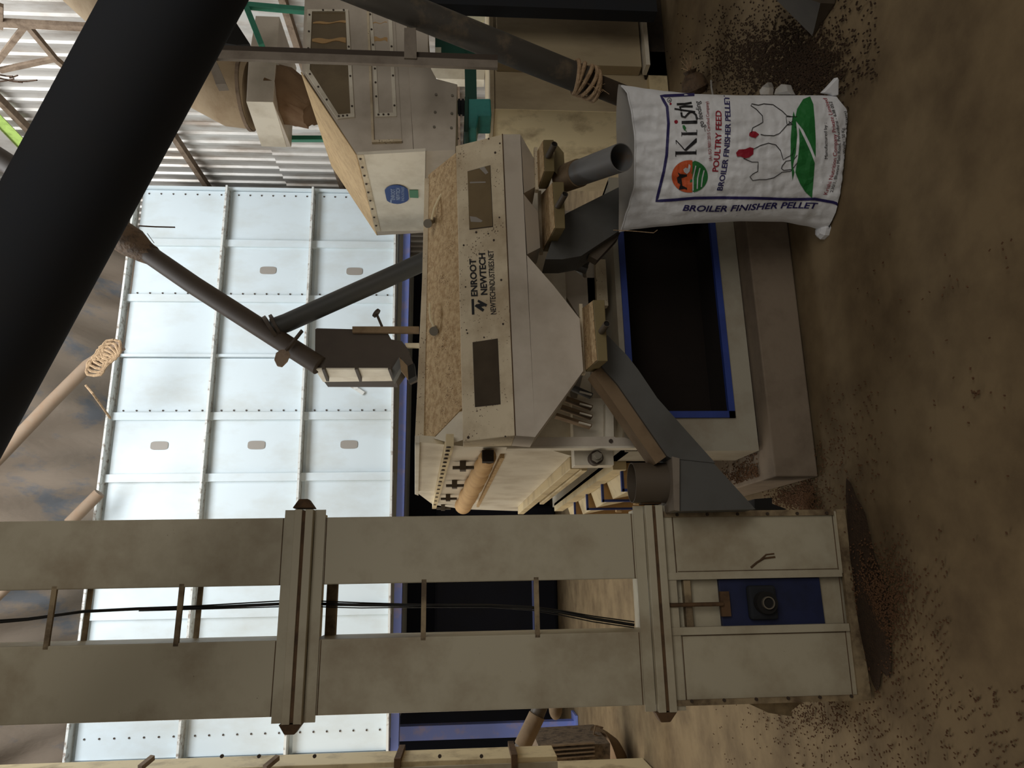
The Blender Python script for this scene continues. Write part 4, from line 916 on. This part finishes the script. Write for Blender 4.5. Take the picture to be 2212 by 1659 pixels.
# grey post (two flanges) + short arm, standing in front
pp = thing('steel_post', 'tall grey steel channel post crossing in front of the aspirator windows', 'post', onY(1075, 130, 3.1))
MB().prism(pY([(310, 101.5), (1075, 130), (1075, 146), (310, 120)], 3.05), (0, 0.02, 0)).build('post_face', 'postgrey', pp)
MB().prism(pY([(310, 92), (1075, 118), (1075, 130), (310, 101.5)], 3.08), (0, 0.06, 0)).build('post_web', 'pipe_brown', pp)
MB().prism(pY([(444, 118), (459, 114), (488, 181), (466, 182)], 3.04), (0, 0.05, 0)).build('post_arm', 'postgrey', pp)
MB().prism(pY([(470, 90), (498, 30), (540, 95), (510, 97)], 3.4), (0, 0.05, 0)).build('post_gusset', 'inside', pp)
MB().prism(pY([(873, 60), (898, 60), (900, 126), (873, 125)], 3.04), (0, 0.03, 0)).build('cross_arm', 'postgrey', pp)
# ================================================================== LARGE PIPES
a = (CAM+ray(0-160, 706+300)*1.5); b_ = (CAM+ray(385+90, 0-165)*1.5)
t = thing('overhead_pipe', 'very large black pipe crossing the upper corner close to the viewer', 'pipe', a)
# axis through pixels (0,705) and (382,0)
pa = CAM+ray(-150, 982)*1.5; pb = CAM+ray(532, -277)*1.5
MB().tube([pa+(pa-pb)*0.8, pb+(pb-pa)*0.8], 0.118, 64).build('pipe_body', 'black', t, smooth=True)
t = thing('sloping_pipe', 'dark dusty pipe sloping down to the right behind the sack, bound with jute rope', 'pipe', onZ(1420, 230, 0.0))
A_ = onY(780, -20, 2.95); B_ = onY(1262, 174, 3.35); C_ = B_+(B_-A_)*0.55
MB().tube([A_-(B_-A_)*0.9, B_], 0.078, 36).build('upper_pipe', 'pipe_dusty', t, smooth=True)
while C_.z > 0.0 and False: pass
D_ = (B_-A_).normalized(); C_ = B_+D_*((B_.z-0.05)/max(0.05, -D_.z))
MB().tube([B_-D_*0.05, B_+D_*min(1.6, (C_-B_).length)], 0.062, 30).build('lower_pipe', 'pipe_brown', t, smooth=True)
for k in range(6):
    c = B_-D_*(0.055-0.024*k); sd_ = D_.cross(Vector((0, 0, 1))).normalized(); up_ = sd_.cross(D_)
    MB().tube([c+sd_*0.086*math.cos(a)+up_*0.086*math.sin(a)+D_*(0.022*math.sin(a+k*1.1)) for a in [i*math.pi/12 for i in range(25)]], 0.0125, 8, caps=False).build('rope_turn', 'rope', t, smooth=True)
fz = MB()
for k in range(14):
    c = B_-D_*random.uniform(-.06, .08)+Vector((-0.06, -0.04, -0.04)); fz.tube([c, c+Vector((random.uniform(-.05, .02), random.uniform(-.02, .02), random.uniform(-.05, .03)))], 0.0015, 4)
fz.build('rope_fray', 'rope', t)
# pipe coming from the upper left behind the black pipe, with wrapped joint
DY = 4.4
t = thing('branched_pipe', 'dark brown pipe with wrapped joint and side branch running into the screener feed box', 'pipe', onY(680, 785, DY))
MB().tube(pY([(-60, 305), (0, 343), (45, 372), (258, 512)], DY+0.25), 0.075, 28).build('upper_pipe', 'pipe_brown', t, smooth=True)
MB().tube([onY(262, 508, DY+0.1), onY(420, 617, DY+0.05), onY(690, 790, DY)], 0.064, 30).build('lower_pipe', 'pipe_brown', t, smooth=True)
wr_ = MB().tube(pY([(243, 495), (262, 508), (285, 524), (315, 545), (332, 552)], DY+0.08), [0.085, 0.105, 0.10, 0.075, 0.062], 26)
for i, v in enumerate(wr_.v): wr_.v[i] = v+Vector((random.uniform(-.008, .008), random.uniform(-.008, .008), random.uniform(-.008, .008)))
wr_.build('joint_wrap', 'wrap', t, smooth=True)
MB().tube(pY([(300, 488), (335, 490), (378, 491)], DY), 0.005, 5).tube(pY([(318, 504), (333, 525)], DY), 0.002, 4).build('wrap_tail', 'twig', t)
MB().tube([onY(590, 708, DY), onY(620, 697, DY), onY(1010, 523, DY-0.2)], 0.062, 30).build('branch_pipe', 'pipe', t, smooth=True)
MB().tube([onY(583, 712, DY), onY(590, 708, DY)], 0.095, 30).tube([onY(594, 706, DY), onY(600, 703, DY)], 0.085, 30).build('branch_flange', 'pipe_brown', t, smooth=True)
hv = MB().prism(pY([(592, 777), (598, 790), (608, 792), (620, 780), (626, 765), (621, 754), (606, 755), (596, 762)], DY-0.1), (0, 0.02, 0)).build('valve_blade', 'rafter', t, bevel=0.003)
MB().bar(onY(618, 758, DY-0.1), onY(653, 714, DY-0.1), 0.035, 0.012).build('valve_handle', 'pipe_brown', hv)
# feed box (diverter)
t = thing('feed_box', 'dark brown rectangular feed box hanging above the screener with screw knob', 'feed box', onY(880, 780, DY))
MB().prism(pY([(681, 711), (685, 709), (760, 711), (834, 712), (845, 733), (868, 737), (880, 752), (893, 785), (876, 793), (865, 772), (846, 798), (680, 797)], DY), (0, 0.45, 0)).build('box_body', 'pipe_brown', t)
X_f = onY(680, 798, DY).x
MB().prism(pX([(680, 798), (846, 798), (852, 823), (698, 825)], X_f-0.002), (0.01, 0, 0)).build('box_flank', 'white', t)
for x in (695, 766, 838):
    MB().prism(pX([(x, 798), (x+6, 798), (x+16, 824), (x+10, 824)], X_f-0.03), (0.03, 0, 0)).build('flank_bar', 'pipe_brown', t)
MB().prism(pY([(846, 798), (862, 772), (872, 780), (849, 822)], DY-0.02), (0, 0.1, 0)).build('spout_cheek', 'duct', t)
MB().prism(pY([(863, 772), (880, 790), (882, 821), (866, 800)], DY-0.05), (0, 0.02, 0)).build('spout_side', 'ductdust', t)
MB().prism(pY([(879, 793), (895, 785), (898, 812), (881, 821)], DY-0.04), (0, 0.1, 0)).build('spout_mouth', 'inside', t)
MB().prism(pY([(761, 705), (761, 718), (905, 719), (905, 705)], DY-0.03), (0, 0.025, 0)).build('hanger_strap', 'ductdust', t)
MB().prism(pY([(874, 741), (905, 741), (905, 750), (878, 750)], DY+0.05), (0, 0.025, 0)).build('hanger_strap', 'screener', t)
sk_ = MB().tube(pY([(825, 705), (813, 677)], DY-0.02), 0.009, 10)
sk_.build('screw_rod', 'pipe_brown', t); MB().tube([onY(811, 675, DY-0.02), onY(815, 678, DY-0.02)], 0.032, 20).build('screw_knob', 'pipe_brown', t)
# ================================================================== BASIN
c = onZ(1370, 1668, 0.0); Rb = 0.26
c = Vector((-2.08, 7.2, 0)); t = thing('metal_basin', 'round steel basin with wire handle leaning on the floor at far left', 'basin', c)
ax = Vector((0.55, -0.55, 0.9)).normalized()
A0 = onY(1330, 1640, 6.9)
bas = MB(); prof_ = [(0.12, 0.19), (0.21, 0.14), (0.28, 0.06), (0.32, 0.0), (0.335, -0.005), (0.308, 0.004), (0.20, 0.13), (0.0, 0.18)]
ctr = onY(1335, 1650, 6.6); axis = Vector((0.35, 0.25, -1)).normalized(); e1 = axis.cross(Vector((0, 1, 0))).normalized(); e2 = axis.cross(e1)
n = 36
axis = Vector((-0.30, 0.35, -0.25)).normalized(); axis = Vector((0.1, 0.25, -1)).normalized(); e1 = axis.cross(Vector((0, 1, 0))).normalized(); e2 = axis.cross(e1)
ctr = Vector((onY(1330, 1655, 6.9).x, 6.95, 0.24))
for (r_, h_) in prof_:
    for k in range(n):
        a = 2*math.pi*k/n; bas.v.append(ctr+e1*r_*math.cos(a)+e2*r_*math.sin(a)+axis*h_)
for j in range(len(prof_)-1):
    for k in range(n): bas.f.append([j*n+k, j*n+(k+1) % n, (j+1)*n+(k+1) % n, (j+1)*n+k])
bas.build('bowl', 'basin', t, smooth=True)
hx = ctr+Vector((0.32, -0.05, 0.0))
MB().tube([hx, hx+Vector((0.02, 0, 0.07)), hx+Vector((-0.05, 0, 0.09)), hx+Vector((-0.08, 0, 0.02))], 0.008, 8).build('handle', 'basin', t, smooth=True)
# ================================================================== dark foot right, pellets
t = tag(MB().hexa([onZ(1757, 78, 0.0), onZ(1730, -60, 0.0), onZ(1810, -20, 0.0), onZ(1803, 8, 0.0)], [onZ(1757, 78, 0)+Vector((0, 0, 0.004)), onZ(1730, -60, 0)+Vector((0, 0, 0.25)), onZ(1810, -20, 0)+Vector((0, 0, 0.25)), onZ(1803, 8, 0)+Vector((0, 0, 0.06))]).build('angle_iron', 'stub'), 'pointed dark steel foot entering the frame at the right edge', 'steel foot')
tag(MB().prism(pY([(1630, 1078), (1668, 1075), (1668, 1088), (1700, 1100), (1630, 1100)], 2.95), (0, 0.1, 0)).build('rubber_flap', 'inside'), 'dark flap at the right foot of the nearest elevator boot', 'flap')
def pellets(name, regions, lab, seedn, mm='pellet', size=(0.003, 0.009)):
    rnd = random.Random(seedn); mb = MB()
    for (fn, n, zf) in regions:
        for k in range(n):
            x, y = fn(rnd)
            z = zf(x, y) if callable(zf) else zf
            r = rnd.uniform(size[0]*0.8, size[0]*1.1); l = rnd.uniform(size[1]*0.5, size[1]*0.9); an = rnd.uniform(0, math.pi); tl = rnd.uniform(-0.3, 0.3)
            d = Vector((math.cos(an), math.sin(an), tl))*l/2; s = Vector((-math.sin(an), math.cos(an), 0))*r; u_ = Vector((0, 0, r))
            c = Vector((x, y, z+r)); i = len(mb.v)
            mb.v += [c-d+s, c-d+u_, c-d-s, c-d-u_, c+d+s, c+d+u_, c+d-s, c+d-u_]
            mb.f += [[i, i+1, i+5, i+4], [i+1, i+2, i+6, i+5], [i+2, i+3, i+7, i+6], [i+3, i, i+4, i+7], [i+3, i+2, i+1, i], [i+4, i+5, i+6, i+7]]
    o = mb.build(name, mm); tag(o, lab, 'feed pellets', kind='stuff'); return o
def gpx(cx, cy, sx, sy):
    def f(r):
        p = onZ(cx+r.gauss(0, sx), cy+r.gauss(0, sy)); return p.x, p.y
    return f
def upx(x0, x1, y0, y1):
    def f(r):
        p = onZ(r.uniform(x0, x1), r.uniform(y0, y1)); return p.x, p.y
    return f
def mound(cx, cy, rx, ry, h, lab):
    mb = MB(); n, k_ = 28, 8
    for j in range(k_+1):
        q = j/k_
        for i in range(n):
            a = 2*math.pi*i/n; rr = q*(1+0.12*math.sin(3*a+1)+0.08*math.sin(7*a))
            mb.v.append(Vector((cx+rx*rr*math.cos(a), cy+ry*rr*math.sin(a), h*(1-q*q)**1.5+0.0005)))
    for j in range(k_):
        for i in range(n): mb.f.append([j*n+i, j*n+(i+1) % n, (j+1)*n+(i+1) % n, (j+1)*n+i])
    return tag(mb.build('feed_heap', 'crumb', smooth=True), lab, 'feed heap', kind='stuff')
mound(-0.08, 2.62, 0.36, 0.11, 0.022, 'dark heap of crumbled feed under the front of the elevator boot')
pellets('spilled_pellets', [(gpx(1905, 1300, 30, 55), 1500, lambda x, y: 0.02*max(0, 1-((x-0.02)/0.3)**2-((y-2.62)/0.15)**2)), (upx(1850, 2050, 1200, 1480), 220, 0)], 'brown feed pellets heaped and scattered in front of the elevator boot', 3)
pellets('spilled_pellets', [(upx(1700, 2212, 1480, 1659), 230, 0), (gpx(1760, 1545, 60, 22), 330, 0), (upx(1540, 1800, 1520, 1659), 80, 0), (gpx(1850, 1600, 90, 40), 130, 0)], 'brown feed pellets scattered on the floor left of the elevator boot', 4)
pellets('spilled_pellets', [(gpx(1742, 1078, 14, 22), 900, 0), (gpx(1700, 1075, 22, 12), 500, 0), (gpx(1790, 1010, 40, 60), 160, 0), (upx(1780, 1900, 820, 1100), 120, 0)], 'brown feed pellets lying between the plinth corner and the elevator boot', 5)
pellets('spilled_pellets', [(lambda r: (0.40+abs(r.gauss(0, 0.05)), 3.02+abs(r.gauss(0, 0.25))), 500, 0.19)], 'brown feed pellets resting on top of the concrete plinth', 6)
pellets('spilled_pellets', [(gpx(1650, 130, 70, 45), 2600, 0.0), (gpx(1745, 150, 40, 45), 1400, 0), (upx(1550, 1900, -10, 190), 400, 0)], 'dark crumbled feed spread over the floor to the right of the sack', 8, 'crumb', (0.004, 0.012))
pellets('spilled_pellets', [(upx(1850, 2212, 500, 1200), 60, 0), (gpx(2110, 850, 5, 5), 14, 0)], 'few stray feed pellets on the open floor in the foreground', 9)
